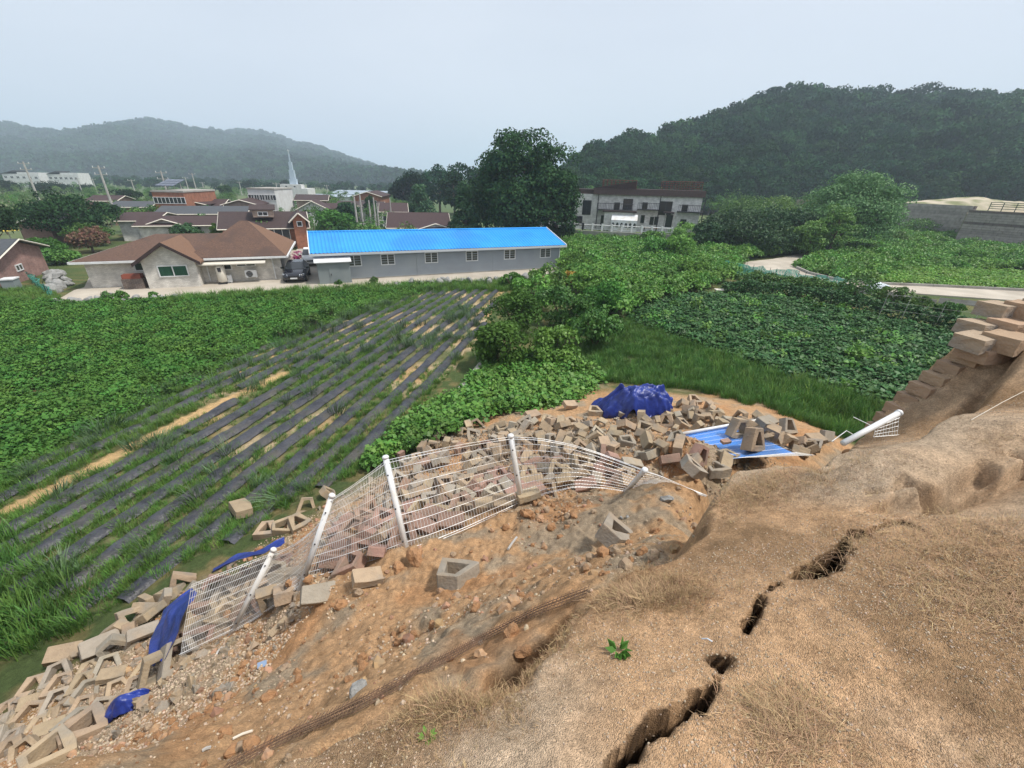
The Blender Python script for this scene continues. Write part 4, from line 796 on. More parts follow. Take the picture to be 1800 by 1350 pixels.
g.build('gutter', MT['white'], h1)
for dx in (bx1+bo-.05, Lh-.6): g = MB(); g.tube([(dx, -ov, EZ-.15), (dx, -.15, EZ-.5), (dx, -.12, .1)], .05, 6); g.build('drainpipe', MT['white'], h1)
GC = mat('curtain_glass', (.02,.06,.045), (.03,.09,.06), 2, .15, stretch=(12, 12, .2), spec=.7)
wb = bm_+.15; window(h1, wb, -bay_d-.01, .85, 1.9, .85, gm_=GC)
window(h1, bx0-.6, -.01, 1.15, .7, .65, panes=1); window(h1, xb1+1.45, -.01, .98, 1.1, .52)
g = MB(); ex_x0, ex_x1 = xb1-.05, xb1+4.6; g.prism([(ex_x0, -1.1, EZ-.42), (ex_x0, 0, EZ-.22), (ex_x0, 0, EZ-.3), (ex_x0, -1.1, EZ-.5)], (ex_x1-ex_x0, 0, 0)); o = g.build('awning', MT['cream'], h1); recalc(o.data)
window(h1, Lh-2.6, -.01, 1.2, 1.4, .4)
def ac_unit(par, x, y, z, w=.85, h=.62):
    T = Matrix.Translation((x, y, z)); g = MB(); g.box(-w/2, w/2, -.32, 0, 0.06, h, 0, T); g.box(-w/2+.05, -w/2+.12, -.3, -.02, 0, .06, 0, T); g.box(w/2-.12, w/2-.05, -.3, -.02, 0, .06, 0, T)
    o = g.build('case', MT['white'], par); f = MB(); n = 20
    f.add([(x-w*.12+.24*math.cos(i*6.283/n), y-.33, z+h/2+.02+.24*math.sin(i*6.283/n)) for i in range(n)], [tuple(range(n-1, -1, -1))]); f.build('fan_grille', MT['dark'], par)
    for k in range(3): q = MB(); q.tube([(x-w*.12-.24+.01, y-.34, z+h/2+.02+(k-1)*.11), (x-w*.12+.23, y-.34, z+h/2+.02+(k-1)*.11)], .008, 4); q.build('guard', MT['white'], par)
Wm = Matrix.Translation((base0[0], base0[1], 0)) @ Matrix.Rotation(ang, 4, 'Z')
def on_h1(name, lx, ly, lz, label, cat): p = Wm @ Vector((lx, ly, lz)); return empty(name, p, ang, label, cat)
e = on_h1('air_conditioner', xb1+1.5, -.35, .04, 'white outdoor air conditioner unit near the drainpipe beside the gabled bay', 'air conditioner'); ac_unit(e, 0, 0, 0)
e = on_h1('air_conditioner', Lh-2.3, -.25, .35, 'white outdoor air conditioner unit at the right end of the pale brick house', 'air conditioner'); ac_unit(e, 0, 0, 0)
e = on_h1('fuel_tank', Lh-4.35, -.7, .03, 'tall cream plastic fuel tank against the pale brick house', 'tank'); g = MB(); g.tube([(0,0,.12),(0,0,.2),(0,0,1.3),(0,0,1.42),(0,0,1.46)], [.25,.33,.33,.22,.1], 16); g.build('body', MT['cream'], e, True); g = MB(); g.box(-.3,.3,-.3,.3,0,.12); g.build('stand', MT['dark'], e); g = MB(); g.tube([(0.15,0,1.4),(0.15,0,1.55)], .05, 8); g.build('cap', MT['white'], e); g = MB(); g.box(-.12,.12,-.36,-.3,1.0,1.3); g.build('gauge', MT['dark'], e)
e = on_h1('brick_grill', bx0-.95, -.75, .03, 'brown brick barbecue with rust red lid beside the gabled bay', 'grill'); g = MB(); g.box(-.65,.65,-.4,.4,0,.75); g.build('base', brickmat('grill_brick', (.16,.11,.09), (.11,.08,.07), (.3,.28,.25), 1.4), e); g = MB(); g.prism([(-.6,-.38,.75),(-.6,.38,.75),(-.6,.3,1.05),(-.6,-.3,1.05)], (1.15,0,0)); o = g.build('lid', mat('rust', (.22,.06,.035), (.15,.045,.03), 5, .7), e); recalc(o.data)
# --- blue roofed building
q0 = P(613, 492); q1 = P(984, 471); a2 = math.atan2(q1[1]-q0[1], q1[0]-q0[0]); d2 = np.array([math.cos(a2), math.sin(a2)]); o2 = q0[:2]-d2*2.35; L2 = np.linalg.norm(q1-q0)+2.2
MT['siding'] = mat('siding', (.31,.345,.38), (.29,.32,.35), 1, .55, c3=(.34,.37,.39), sc3=.4); MT['blue_roof'] = mat('blue_roof', (.02,.28,.74), (.03,.31,.78), .8, .5, spec=.3, c3=(.02,.23,.62), sc3=.25)
MT['shed_grey'] = mat('shed_grey', (.23,.26,.265), (.2,.23,.235), 1, .6)
h2 = empty('blue_roofed_building', (o2[0], o2[1], 0), a2, 'long low grey sided building under a bright blue ribbed metal roof', 'building')
E2 = 2.42; R2 = 3.5; DP = 8.0; g = MB(); g.prism([(0,0,-.3),(0,0,E2),(0,DP/2,R2-.02),(0,DP,E2),(0,DP,-.3)], (L2, 0, 0)); o = g.build('wall', MT['siding'], h2); recalc(o.data)
g = MB(); nb = 11; segs = [(0, L2*.36), (L2*.36, L2*.68), (L2*.68, L2)]
for a, b in segs:
    pn = MB()
    for i in range(nb):
        z0_ = .12+i*(E2-.15)/nb; z1_ = .12+(i+1)*(E2-.15)/nb; pn.prism([(a+.03, -.012, z0_+.012), (a+.03, -.045, z0_+.012), (a+.03, -.02, z1_), (a+.03, -.012, z1_)], (b-a-.06, 0, 0))
    o = pn.build('siding_panel', MT['siding'], h2); recalc(o.data)
g = MB(); g.box(-.02, L2+.02, -.08, 0, -.3, .12); g.build('plinth', MT['concrete'], h2)
ro = .55; kk = (R2-E2)/(DP/2); rib = .30; xs_ = np.arange(-.35, L2+.35, rib); V = []; Q = []
prof = []
for x in xs_: prof += [(x, 0), (x+.10, 0), (x+.125, .045), (x+.175, .045), (x+.20, 0)]
prof.append((L2+.35, 0)); n = len(prof)
for (yy, zz) in ((-ro, E2-ro*kk+.1), (DP/2, R2+.1), (DP+ro, E2-ro*kk+.1)):
    V += [(x, yy, zz+h) for x, h in prof]
for r_ in range(2): Q += [(r_*n+i, r_*n+i+1, (r_+1)*n+i+1, (r_+1)*n+i) for i in range(n-1)]
o = link('roof', np_mesh('roof', V, Q, [MT['blue_roof']]), h2)
g = MB(); g.box(-.42, L2+.42, -ro-.14, -ro, E2-ro*kk-.10, E2-ro*kk+.06); g.build('gutter', mat('gutter_metal', (.5,.53,.56), None, rough=.4), h2)
g = MB()
for x in (-.40, L2+.36): g.prism([(x, -ro-.1, E2-ro*kk-.05), (x, -ro-.1, E2-ro*kk+.17), (x, DP/2, R2+.19), (x, DP/2, R2-.05)], (.06, 0, 0)); g.prism([(x, DP/2, R2-.05), (x, DP/2, R2+.19), (x, DP+ro, E2-ro*kk+.17), (x, DP+ro, E2-ro*kk-.05)], (.06, 0, 0))
o = g.build('verge_trim', MT['white'], h2); recalc(o.data)
g = MB(); g.prism([(-.4, DP/2-.18, R2+.10), (-.4, DP/2, R2+.17), (-.4, DP/2+.18, R2+.10)], (L2+.8, 0, 0)); o = g.build('ridge_cap', MT['blue_roof'], h2); recalc(o.data)
for wx in (622.5, 682, 758.5, 829.5, 895.5, 957.5):
    # intersect the pixel's ray with the wall plane
    d = D(wx, 460); n2 = np.array([-d2[1], d2[0], 0]); s = np.dot(np.array([o2[0], o2[1], 0])-CP, n2)/np.dot(d, n2); p = CP+d*s; lx = np.dot(p[:2]-o2, d2)
    window(h2, lx, -.02, 1.12, 1.22, .95, gm_=mat('window_glass', (.06,.065,.06), (.11,.11,.10), 1.5, .12, spec=.8) if wx == 622.5 else bpy.data.materials['window_glass'])
for x in (L2-.08,): g = MB(); g.tube([(x, -ro-.05, E2-.2), (x, -.1, E2-.45), (x, -.1, 0.05)], .05, 6); g.build('drainpipe', MT['white'], h2)
sh = empty('grey_shed', (o2[0], o2[1], 0), a2, 'small grey metal lean-to shed at the left end of the blue roofed building', 'shed')
lx1 = 2.55; g = MB(); g.box(.05, lx1, -1.25, -.05, 0, 1.75); g.build('wall', MT['shed_grey'], sh); g = MB(); g.prism([(-.15, -1.45, 1.74), (-.15, -.05, 2.0), (-.15, -.05, 2.06), (-.15, -1.45, 1.80)], (lx1+.3, 0, 0)); o = g.build('roof', MT['white'], sh); recalc(o.data)
g = MB(); g.box(.9, 1.7, -1.285, -1.252, .05, 1.5); dr_ = g.build('door', MT['shed_grey'], sh); g = MB(); g.box(1.0, 1.05, -1.32, -1.287, .7, .85); g.build('handle', MT['dark'], dr_)
# --- village houses
W1 = ((-.2, 1.1, 1.4, 1.0), (.22, 1.1, 1.4, 1.0))
A_ = P(87, 475); C_ = P(50, 490); hw_ = np.linalg.norm((A_-C_)[:2]); an_ = math.atan2(A_[1]-C_[1], A_[0]-C_[0]); hp = empty('house', (C_[0], C_[1], 0), an_, 'pink brick house with slate roof and pale verges at the left frame edge', 'house')
hh_, rr_, dd_ = 2.0, .95, 9.0; g = MB(); g.prism([(-hw_, 0, -.5), (hw_, 0, -.5), (hw_, 0, hh_), (0, 0, hh_+rr_), (-hw_, 0, hh_)], (0, dd_, 0)); o = g.build('wall', BR_P, hp); recalc(o.data)
kq = rr_/hw_; ov_ = .45; slab_roof(hp, [[(-hw_-ov_, -ov_, hh_-ov_*kq+.14), (0, -ov_, hh_+rr_+.14), (0, dd_, hh_+rr_+.14), (-hw_-ov_, dd_, hh_-ov_*kq+.14)], [(0, -ov_, hh_+rr_+.14), (hw_+ov_, -ov_, hh_-ov_*kq+.14), (hw_+ov_, dd_, hh_-ov_*kq+.14), (0, dd_, hh_+rr_+.14)]], .12, RF_G)
g = MB()
for sg in (-1, 1): g.tube([(sg*(hw_+ov_), -ov_-.05, hh_-ov_*kq+.08), (0, -ov_-.05, hh_+rr_+.08)], .06, 4)
g.build('fascia', MT['cream'], hp); window(hp, -.6, -.01, .75, 1.0, .5)
tk = P(24, 508); e = empty('storage_box', tk, an_, 'pale grey storage box on the lawn beside the pink brick house', 'box'); g = MB(); g.box(-.45,.45,-.35,.35,0,.72); g.build('body', MT['shed_grey'], e); g = MB(); g.box(-.5,.5,-.4,.4,.723,.8); g.build('lid', MT['white'], e)
gable_house('brick gabled house half hidden behind the round dark tree', 40, 76, 393, 2.8, .9, 9, BR_P, RF_G, 'y', 24)
gable_house('house with dark brown roof and white brick gable behind the hip roof', 262, 372, 396, 2.6, 1.1, 8, BR_W, RF_M, 'x', 24)
gable_house('small white brick gable wing in front of the dark brown roof', 262, 318, 397, 2.5, 1.2, 3, BR_W, RF_M, 'y', 22)
gable_house('house with long slate blue roof in the second row', 295, 415, 376, 3.0, 1.2, 9, BR_T, RF_G, 'x', 22)
gable_house('tan brick two storey gabled house left of its twin', 288, 352, 359, 5.2, 1.2, 10, BR_T, RF_M, 'y', 18, wins=((-.1, 3.2, 1.2, 1.0),), z0=-1.2)
gable_house('brick wing with maroon roof right of the left gabled house', 348, 384, 362, 4.0, 1.4, 8, BR_T, RF_M, 'x', 18, z0=-.6)
gable_house('tan brick two storey gabled house right of its twin', 398, 448, 360, 5.0, 1.2, 10, BR_T, RF_M, 'y', 18, wins=((.1, 2.4, 1.0, 1.3),), z0=-1.0)
gable_house('brick wing with dark canopies right of the right gabled house', 446, 480, 358, 4.2, 1.4, 8, BR_T, RF_M, 'x', 18, z0=-.6)
r, w, s = gable_house('house with large dark roof, dormer and orange brick gable', 408, 524, 400, 2.7, 2.3, 8, BR_R, RF_D, 'x', 26, wins=((.1, .3, 3.4, 1.9, 4),))
g = MB(); g.box(-1.1, 1.1, 1.1, 3.2, 3.4, 4.25); g.build('dormer', BR_T, r); slab_roof(r, [[(-1.4, .9, 4.3), (1.4, .9, 4.3), (1.4, 3.4, 4.75), (-1.4, 3.4, 4.75)]], .1, RF_D, 'dormer_roof'); window(r, 0, 1.09, 3.55, 1.1, .5)
gable_house('tall narrow orange brick wing with slanted cream roof edge', 516, 534, 385, 4.0, 1.0, 5, BR_R, RF_D, 'y', 26, wins=((0, 2.6, .6, .6, 1),))
gable_house('grey gabled house with white windows near the centre of the village', 528, 572, 367, 4.0, 2.0, 8, BR_G, RF_M, 'y', 18, wins=((-.22, 2.6, 1.1, .7), (.15, 2.6, 1.3, .7), (-.22, .8, 1.0, 1.2), (.2, .8, 1.0, 1.2)), z0=-.8)
gable_house('low wing with dark maroon roof right of the grey gabled house', 566, 606, 369, 2.6, 1.5, 8, BR_T, RF_M, 'x', 18)
gable_house('long dark roofed house behind the grey gabled house', 524, 570, 352, 4, 1.4, 9, BR_T, RF_D, 'x', 18)
gable_house('dark flat roofed annexe behind the poles', 596, 668, 362, 3.0, 1.0, 9, BR_G, RF_D, 'x', 12)
gable_house('red brick gabled works building beyond the poles', 624, 668, 345, 6.0, 1.5, 16, BR_R, RF_M, 'y', 8, z0=-1.2, wins=((-.2, 3, 1.6, 1.2), (.2, 3, 1.6, 1.2)))
gable_house('brown roofed house with small white porch left of the large brown roof', 672, 712, 372, 3.2, 1.8, 10, BR_G, RF_M, 'x', 14, wins=((-.3, 1.2, 1.4, 1.2),))
gable_house('large dark brown roofed house behind the blue roof', 688, 786, 400, 2.5, 2.3, 11, BR_G, RF_M, 'x', 12)
gable_house('speckled stone gable wing in front of the large brown roof', 734, 796, 404, 2.2, 1.2, 5, BR_G, RF_M, 'y', 20)
gable_house('small black roofed house with pink gable among the left trees', 200, 252, 364, 3.0, 1.0, 9, BR_P, RF_G, 'x', 20)
gable_house('pale roofed farm building at far left of the village', 160, 196, 353, 3.2, 1.2, 8, BR_P, RF_M, 'x', 20)
gable_house('dark roofed house between round tree and white brick gable', 215, 262, 388, 2.8, 1.0, 9, BR_G, RF_M, 'x', 22)
# brown brick block with solar frame
def block_building(label, pxl, pxr, py_top, ztop, dep_, wm, rot, name='building', floors=2, cols=4, z0=-.5, wsize=(1.2,1.0), cat='building', roofm=None):
    mid = (pxl+pxr)/2; c_ = P(mid, py_top, ztop) if ztop < 7.5 else None; s = depth(c_); w = (pxr-pxl)*s/FPX/math.cos(math.radians(rot)); r = empty(name, (c_[0], c_[1], 0), math.radians(rot), label, cat); a = w/2
    g = MB(); g.box(-a, a, 0, dep_, z0, ztop); g.build('wall', wm, r); g = MB(); g.box(-a-.1, a+.1, -.1, dep_+.1, ztop+.003, ztop+.25); g.build('parapet', roofm or MT['concrete'], r)
    for f in range(floors):
        for c__ in range(cols): window(r, -a+w*(c__+.5)/cols, -.01, .9+f*(ztop/floors), wsize[0], wsize[1])
    return r, w, s
r, w, s = block_building('brown brick block building with solar panel frame on its roof', 270, 318, 338, 5.2, 12, BR_R, 12, cols=4)
sp = empty('solar_array', r.location+Vector((0, 0, 5.9)), r.rotation_euler.z, 'tilted frame of solar panels on the brown brick block', 'solar panels')
for i in range(4):
    for j in range(3):
        g = MB(); y0 = j*1.6+1; z = .2+j*.32; x0 = -w*.45+i*w*.15; g.prism([(x0, y0, z), (x0+w*.14, y0, z), (x0+w*.14, y0+1.5, z+.28), (x0, y0+1.5, z+.28)], (0, 0, .06)); o = g.build('solar_panel', mat('solar', (.03,.04,.07), None, rough=.2, spec=.8) if (i+j) == 0 else bpy.data.materials['solar'], sp); recalc(o.data)
for i in range(3): g = MB(); g.tube([(-w*.4+i*w*.22, 4.5, -.3), (-w*.4+i*w*.22, 4.5, .9)], .06, 5); g.build('leg', MT['pole'], sp)
# white church with stepped tower
cs = 128.0; c_ = S(513, 331, cs); zt = c_[2]
r = empty('church', (c_[0], c_[1], 0), math.radians(10), 'white church block with tall pale blue stepped steeple', 'church'); g = MB(); g.box(-4.4, 4.4, 0, 9, -.5, zt); g.build('wall', MT['render_white'], r)
g = MB()
for i in range(8): g.box(-4.4+i*1.15, -4.2+i*1.15, .02, .2, zt+.003, zt+.9)
g.box(-3.2, 2.6, .3, 4, zt+.003, zt+1.1); g.build('parapet', MT['render_white'], r)
for i in range(2): window(r, -1.6+i*2.4, .29, zt+.25, .7, .5, panes=1)
st = MB(); z = zt; MT['steeple'] = mat('steeple', (.42,.50,.58), (.36,.44,.52), 1, .5)
for hw, hh in ((.95, 2.6), (.7, 2.4), (.45, 2.2), (.16, 2.2)): st.box(-hw, hw, 3-hw, 3+hw, z+.004, z+hh); z += hh
o = st.build('steeple', MT['steeple'], r); g = MB(); g.tube([(0, 3, z), (0, 3, z+1.2)], .06, 5); g.box(-.35, .35, 2.95, 3.05, z+.7, z+.82); g.build('cross', MT['white'], o)
block_building('low white modern building left of the church', 436, 480, 333, 5.6, 10, MT['render_white'], 8, cols=5, floors=2)
# long grey greenhouses in the plain
for i, (a, b, y, lab) in enumerate(((540,622,346,'nearest long grey blue greenhouse roof beyond the village'),(575,665,341.5,'second long greenhouse roof in the plain'),(590,680,338,'farthest thin greenhouse roof at the foot of the hill'))):
    gable_house(lab, a, b, y, 2.2, .8, 14, MT['render_white'], mat('greenhouse%d' % i, (.30,.36,.42), None, rough=.4) if i == 0 else bpy.data.materials['greenhouse0'], 'x', 4, fascia=False, name='greenhouse', cat='greenhouse')
# white apartment blocks at far left
for i, (a, b, yt, yb, lab) in enumerate(((2,56,305,330,'leftmost white apartment block below the hazy hill'),(82,128,306,330,'right hand white apartment block below the hazy hill'))):
    s_ = 210.; A = S(a, yt, s_); B = S(b, yt, s_); w = np.linalg.norm(B-A); r = empty('apartment_block', (A[0], A[1], 0), math.atan2(B[1]-A[1], B[0]-A[0])+.2, lab, 'building', 'white apartment blocks'); zt = A[2]
    g = MB(); g.box(0, w, 0, 9, -1, zt); g.build('wall', MT['render_white'], r); slab_roof(r, [[(w*.0, -.3, zt+.1), (w*.35, -.3, zt+1.6), (w*.35, 9.3, zt+1.6), (0, 9.3, zt+.1)]], .3, RF_G, 'roof')
    gp = MB(); gp.box(w*.42, w, .3, 8.7, zt+.003, zt+.8); gp.build('parapet', MT['render_white'], r)
    nf = max(2, int(zt/2.8)); 
    for f in range(nf):
        for c__ in range(6): window(r, w*(c__+.5)/6, -.01, .8+f*zt/nf, 1.3, 1.1)
# distant city towers
ct = mat('city_tower', (.45,.48,.52), (.38,.41,.45), .02, .7)
for i, (px, top, wd) in enumerate(((696,300,2.4),(701,297,3),(706,299,2.6),(711,295.5,3),(716,297,3.4),(721,301,2.6),(727,299,3),(733,300,3.4),(738,303,2.4))):
    s_ = 2400+60*(i % 3); p = S(px, top+3, s_); w = wd*s_/FPX; g = MB(); g.box(-w/2, w/2, 0, w, -1, p[2]); g.box(-w/5, w/5, w*.2, w*.7, p[2]+.01, p[2]+5); o = g.build('city_tower', ct); o.location = (p[0], p[1], 0)
    tag(o, 'faint high rise tower of the distant city on the horizon', 'tower', 'distant high rise towers')
# utility poles
def upole(px, py, s, label, lean=0., arms=1, r_=.16, group='utility poles of the village', tr_=False):
    t = S(px, py, s); r = empty('utility_pole', (t[0], t[1], 0), .3, label, 'utility pole', group); h = t[2]; g = MB(); g.tube([(0, 0, -.5), (0, 0, h)], [r_, r_*.6], 8); g.build('mast', MT['pole'], r)
    for i in range(arms):
        g = MB(); z = h-.4-i*1.0; g.box(-.9, .9, -.05, .05, z, z+.1); a = g.build('crossarm', MT['pole'], r)
        for k in range(3): g = MB(); g.tube([(-.8+k*.8, 0, z+.1), (-.8+k*.8, 0, z+.35)], .05, 6); g.build('insulator', MT['white'], a)
    if tr_: g = MB(); g.tube([(.4, 0, h*.55), (.4, 0, h*.55+.8)], .28, 10); g.build('transformer', MT['pole'], r)
for a in ((40,284,80,'leftmost tall utility pole before the white flats',2,.17),(172,291,70,'tall leaning utility pole right of the white flats',2,.17),(282,300,76,'utility pole beside the brown brick block',2,.15),(337,304,130,'utility pole behind the twin brick gables, taller one',1,.16),(325,311,150,'shorter utility pole left of the taller one behind the gables',1,.15),(230,315,120,'distant utility pole left of the solar panels',1,.14),(135,312,150,'small distant utility pole beside the white flats',1,.14),(162,314,150,'small distant utility pole right of the white flats',1,.14),(355,320,180,'tiny utility pole between brick gables and pine',1,.16),(420,319,190,'tiny utility pole before the hill near the pine',1,.16),(485,321,120,'utility pole just left of the church',1,.12),(574,325,170,'thin distant utility pole right of the church',1,.14),
          (622,346,58,'leftmost of the concrete poles behind the blue roof',0,.13),(632,343,60,'second of the concrete poles behind the blue roof',0,.13),(648,352,66,'third of the concrete poles behind the blue roof',0,.12),(656,347,68,'fourth of the concrete poles behind the blue roof',0,.12),(662,357,66,'rightmost of the concrete poles behind the blue roof',0,.11),(685,348,64,'thin pole before the large brown roof',0,.08)):
    upole(a[0], a[1], a[2], a[3], arms=a[4], r_=a[5]*1.35)
# yellow and white parasols / awnings in the left gardens
def parasol(px, py, s, m, label):
    t = S(px, py, s); r = empty('parasol', (t[0], t[1], 0), 0, label, 'parasol'); g = MB(); n = 10; ring = [(.9*math.cos(i*6.283/n), .9*math.sin(i*6.283/n), t[2]-.4) for i in range(n)]; g.add([(0, 0, t[2])]+ring, [(0, i+1, (i+1) % n+1) for i in range(n)]); g.build('canopy', m, r); g = MB(); g.tube([(0,0,0),(0,0,t[2]-.02)], .04, 6); g.build('pole', MT['pole'], r)
YE = mat('yellow_cloth', (.65,.5,.08), None, rough=.7); parasol(256, 362, 78, YE, 'pale yellow parasol beside the small pink gable'); parasol(9, 398, 44, YE, 'yellow parasol under the dark pine at left')
# cars
def car(px, py, rz, body, label, z=.03):
    b = P(px, py, z); r = empty('parked_car', b, rz, label, 'car', 'parked cars'); g = MB()
    # profile along y: front at -y
    st = [(-2.25,.70,.34,.62),(-2.1,.82,.24,.74),(-1.2,.88,.22,.90),(-.6,.89,.2,.95),(1.3,.89,.2,.98),(2.0,.86,.24,.96),(2.3,.76,.36,.8)]; vs = []; fs = []
    for y, hw, z0, z1 in st: vs += [(-hw*.92, y, z0), (-hw, y, (z0+z1)/2), (-hw*.93, y, z1-.04), (-hw*.7, y, z1), (hw*.7, y, z1), (hw*.93, y, z1-.04), (hw, y, (z0+z1)/2), (hw*.92, y, z0)]
    for i in range(len(st)-1):
        for k in range(8): fs.append((i*8+k, i*8+(k+1) % 8, (i+1)*8+(k+1) % 8, (i+1)*8+k))
    fs += [tuple(range(7, -1, -1)), tuple(len(vs)-8+k for k in range(8))]; g.add(vs, fs); o = g.build('body', body, r, True); recalc(o.data)
    g = MB(); cs_ = [(-.95,.74,.93,.94),(-.25,.62,.93,1.38),(.9,.60,.93,1.42),(1.75,.68,.93,1.02)]; vs = []; fs = []
    for y, hw, z0, z1 in cs_: vs += [(-.78, y, z0), (-hw, y, z1), (hw, y, z1), (.78, y, z0)]
    for i in range(3):
        for k in range(4): fs.append((i*4+k, i*4+(k+1) % 4, (i+1)*4+(k+1) % 4, (i+1)*4+k))
    fs += [(3,2,1,0), (12,13,14,15)]; g.add(vs, fs); o = g.build('cabin_glass', MT['glass'], r); recalc(o.data)
    g = MB(); g.add([(-.60,-.22,1.395),(.60,-.22,1.395),(.585,.88,1.435),(-.585,.88,1.435)], [(0,1,2,3)]); g.prism([(-.60,-.22,1.37),(.60,-.22,1.37),(.585,.88,1.41),(-.585,.88,1.41)], (0,0,.02)); g.build('roof_panel', body, r)
    for sx in (-1, 1):
        for wy in (-1.4, 1.4):
            w_ = MB(); w_.tube([(sx*.70, wy, .32), (sx*.90, wy, .32)], .32, 16); wo_ = w_.build('wheel', MT['dark'], r); w_ = MB(); w_.tube([(sx*.9, wy, .32), (sx*.915, wy, .32)], .19, 12); w_.build('rim', MT['pole'], wo_)
        hl = MB(); hl.prism([(sx*.45,-2.24,.56),(sx*.78,-2.10,.60),(sx*.80,-1.95,.74),(sx*.45,-2.16,.68)], (0,-.03,.02)); o = hl.build('headlight', MT['sheet_pale'], r); recalc(o.data)
        mr_ = MB(); mr_.box(sx*.98-.1, sx*.98+.1, -.75, -.6, .95, 1.1); mr_.build('mirror', body, r)
    g = MB(); g.box(-.42,.42,-2.30,-2.24,.50,.62); g.build('grille', MT['dark'], r); g = MB(); g.box(-.26,.26,-2.31,-2.27,.36,.47); g.build('number_plate', MT['white'], r)
car(524, 488.5, math.radians(19), mat('black_paint', (.012,.013,.02), None, rough=.15, spec=.7), 'black sedan parked beside the pale brick house facing the camera')
car(549, 462, math.radians(24), MT['white'], 'white car half hidden behind the blue roofed building')
# rocks edging the yard
RK = [mat('grey_rock', (.30,.30,.29), (.20,.20,.195), 3, .9, bump=.6), mat('tan_rock', (.36,.27,.18), (.28,.2,.14), 3, .9, bump=.6), mat('orange_clod', (.40,.22,.11), (.30,.17,.09), 4, .95, bump=.8)]
def rock_mesh(name, seed, m, sub=2, rough=.35):
    import bmesh
    b = bmesh.new(); bmesh.ops.create_icosphere(b, subdivisions=sub, radius=.5); rs = np.random.RandomState(seed); off = rs.rand(3)*50
    from mathutils import noise as mn
    for v in b.verts: v.co *= 1+rough*(mn.noise(v.co*2.2+Vector(off)))+rough*.4*mn.noise(v.co*5+Vector(off)); v.co.z *= .75
    me = bpy.data.meshes.new(name); b.to_mesh(me); b.free(); me.materials.append(m); return me
rmes = [rock_mesh('rock', i, RK[0]) for i in range(4)]
rs = np.random.RandomState(50)
def rockline(ptspx, n, smin, smax, label, group, z=0.0, cat='rock', mes=rmes, jit=.25):
    pts = WP(ptspx, z); L_ = [0]; 
    for a, b in zip(pts[:-1], pts[1:]): L_.append(L_[-1]+math.hypot(b[0]-a[0], b[1]-a[1]))
    for i in range(n):
        t = (i+.5*rs.rand())/n*L_[-1]; x = np.interp(t, L_, [p[0] for p in pts])+rs.normal()*jit; y = np.interp(t, L_, [p[1] for p in pts])+rs.normal()*jit; s_ = rs.uniform(smin, smax)
        o = link('rock', mes[rs.randint(len(mes))]); o.location = (x, y, z+s_*.22); o.scale = (s_*1.2, s_, s_*.9); o.rotation_euler = (rs.rand(), rs.rand(), rs.rand()*6); tag(o, label, cat, group)
rockline([(700,502),(780,497),(860,496),(930,488)], 30, .3, .75, 'grey boulder in the rough stone edging before the blue roofed building', 'boulders before the blue roofed building')
rockline([(92,535),(150,528),(230,528),(330,523)], 24, .25, .6, 'pale edging stone between the yard and the leafy field at left', 'edging stones at the left yard')
rockline([(88,500),(100,480),(118,505),(95,515)], 20, .4, .9, 'grey boulder of the rock garden between pink and pale brick houses', 'boulders of the left rock garden')
# ------------------------------------------------------------------ townhouse terrace at right
ts = 70.0; TA = S(1035, 402, ts); TB = S(1236, 402, ts-4); tz = TA[2]; ta = math.atan2(TB[1]-TA[1], TB[0]-TA[0]); TL = np.linalg.norm((TB-TA)[:2])
hgt = 5.2
th_ = empty('townhouse_terrace', (TA[0], TA[1], tz), ta, 'two storey pale brick terrace with dark roof and roof trellises before the wooded hill', 'building')
def tloc(px, py): # pixel on the terrace front plane -> local (x,z)
    n_ = np.array([-math.sin(ta), math.cos(ta), 0]); d = D(px, py); s = np.dot(TA-CP, n_)/np.dot(d, n_); p = CP+d*s; return np.dot(p-TA, np.array([math.cos(ta), math.sin(ta), 0])), p[2]-tz
xl, _z = tloc(1010, 360); xe, zt_ = tloc(1236, 346); _, zt2 = tloc(1100, 343)
g = MB(); g.box(xl-3, xe, 0, 9, -1.5, zt2); g.build('wall', BR_G, th_)
g = MB(); zz_ = zt2; xa, _ = tloc(1046, 345); g.prism([(xa-.3, -.4, zz_), (xe+.3, -.4, zz_), (xe+.3, -.2, zz_+.9), (xa-.3, -.2, zz_+.9)], (0, 9.4, 0)); g.box(xl-3.3, xa-.4, .4, 9, zz_, zz_+.7); o = g.build('roof', RF_D, th_); recalc(o.data)
g = MB(); g.prism([(xa-.2, -.2, zz_+.92), (xa+6.2, -.2, zz_+.92), (xa+6.2, -.2, zz_+2.0)], (0, 7, 0)); o = g.build('sloped_roof', RF_M, th_); recalc(o.data)
RU = mat('rust_red', (.16,.05,.04), (.11,.04,.035), 3, .8)
for x0, x1, y_, lab_ in ((xa+1, xa+6.2, 345, 'left'), (tloc(1165,330)[0], tloc(1235,330)[0], 345, 'right')):
    g = MB(); n = 8
    for i in range(n+1):
        x = x0+(x1-x0)*i/n; g.tube([(x, .3, zz_+.9), (x, .3, zz_+2.1)], .05, 4); g.tube([(x, .3, zz_+2.1), (x, 3.5, zz_+2.1)], .05, 4); g.tube([(x, 3.5, zz_+.9), (x, 3.5, zz_+2.1)], .05, 4)
    for z in (1.2, 1.5, 1.8, 2.1): g.tube([(x0, .3, zz_+z), (x1, .3, zz_+z)], .04, 4)
    g.build('roof_trellis', RU, th_)
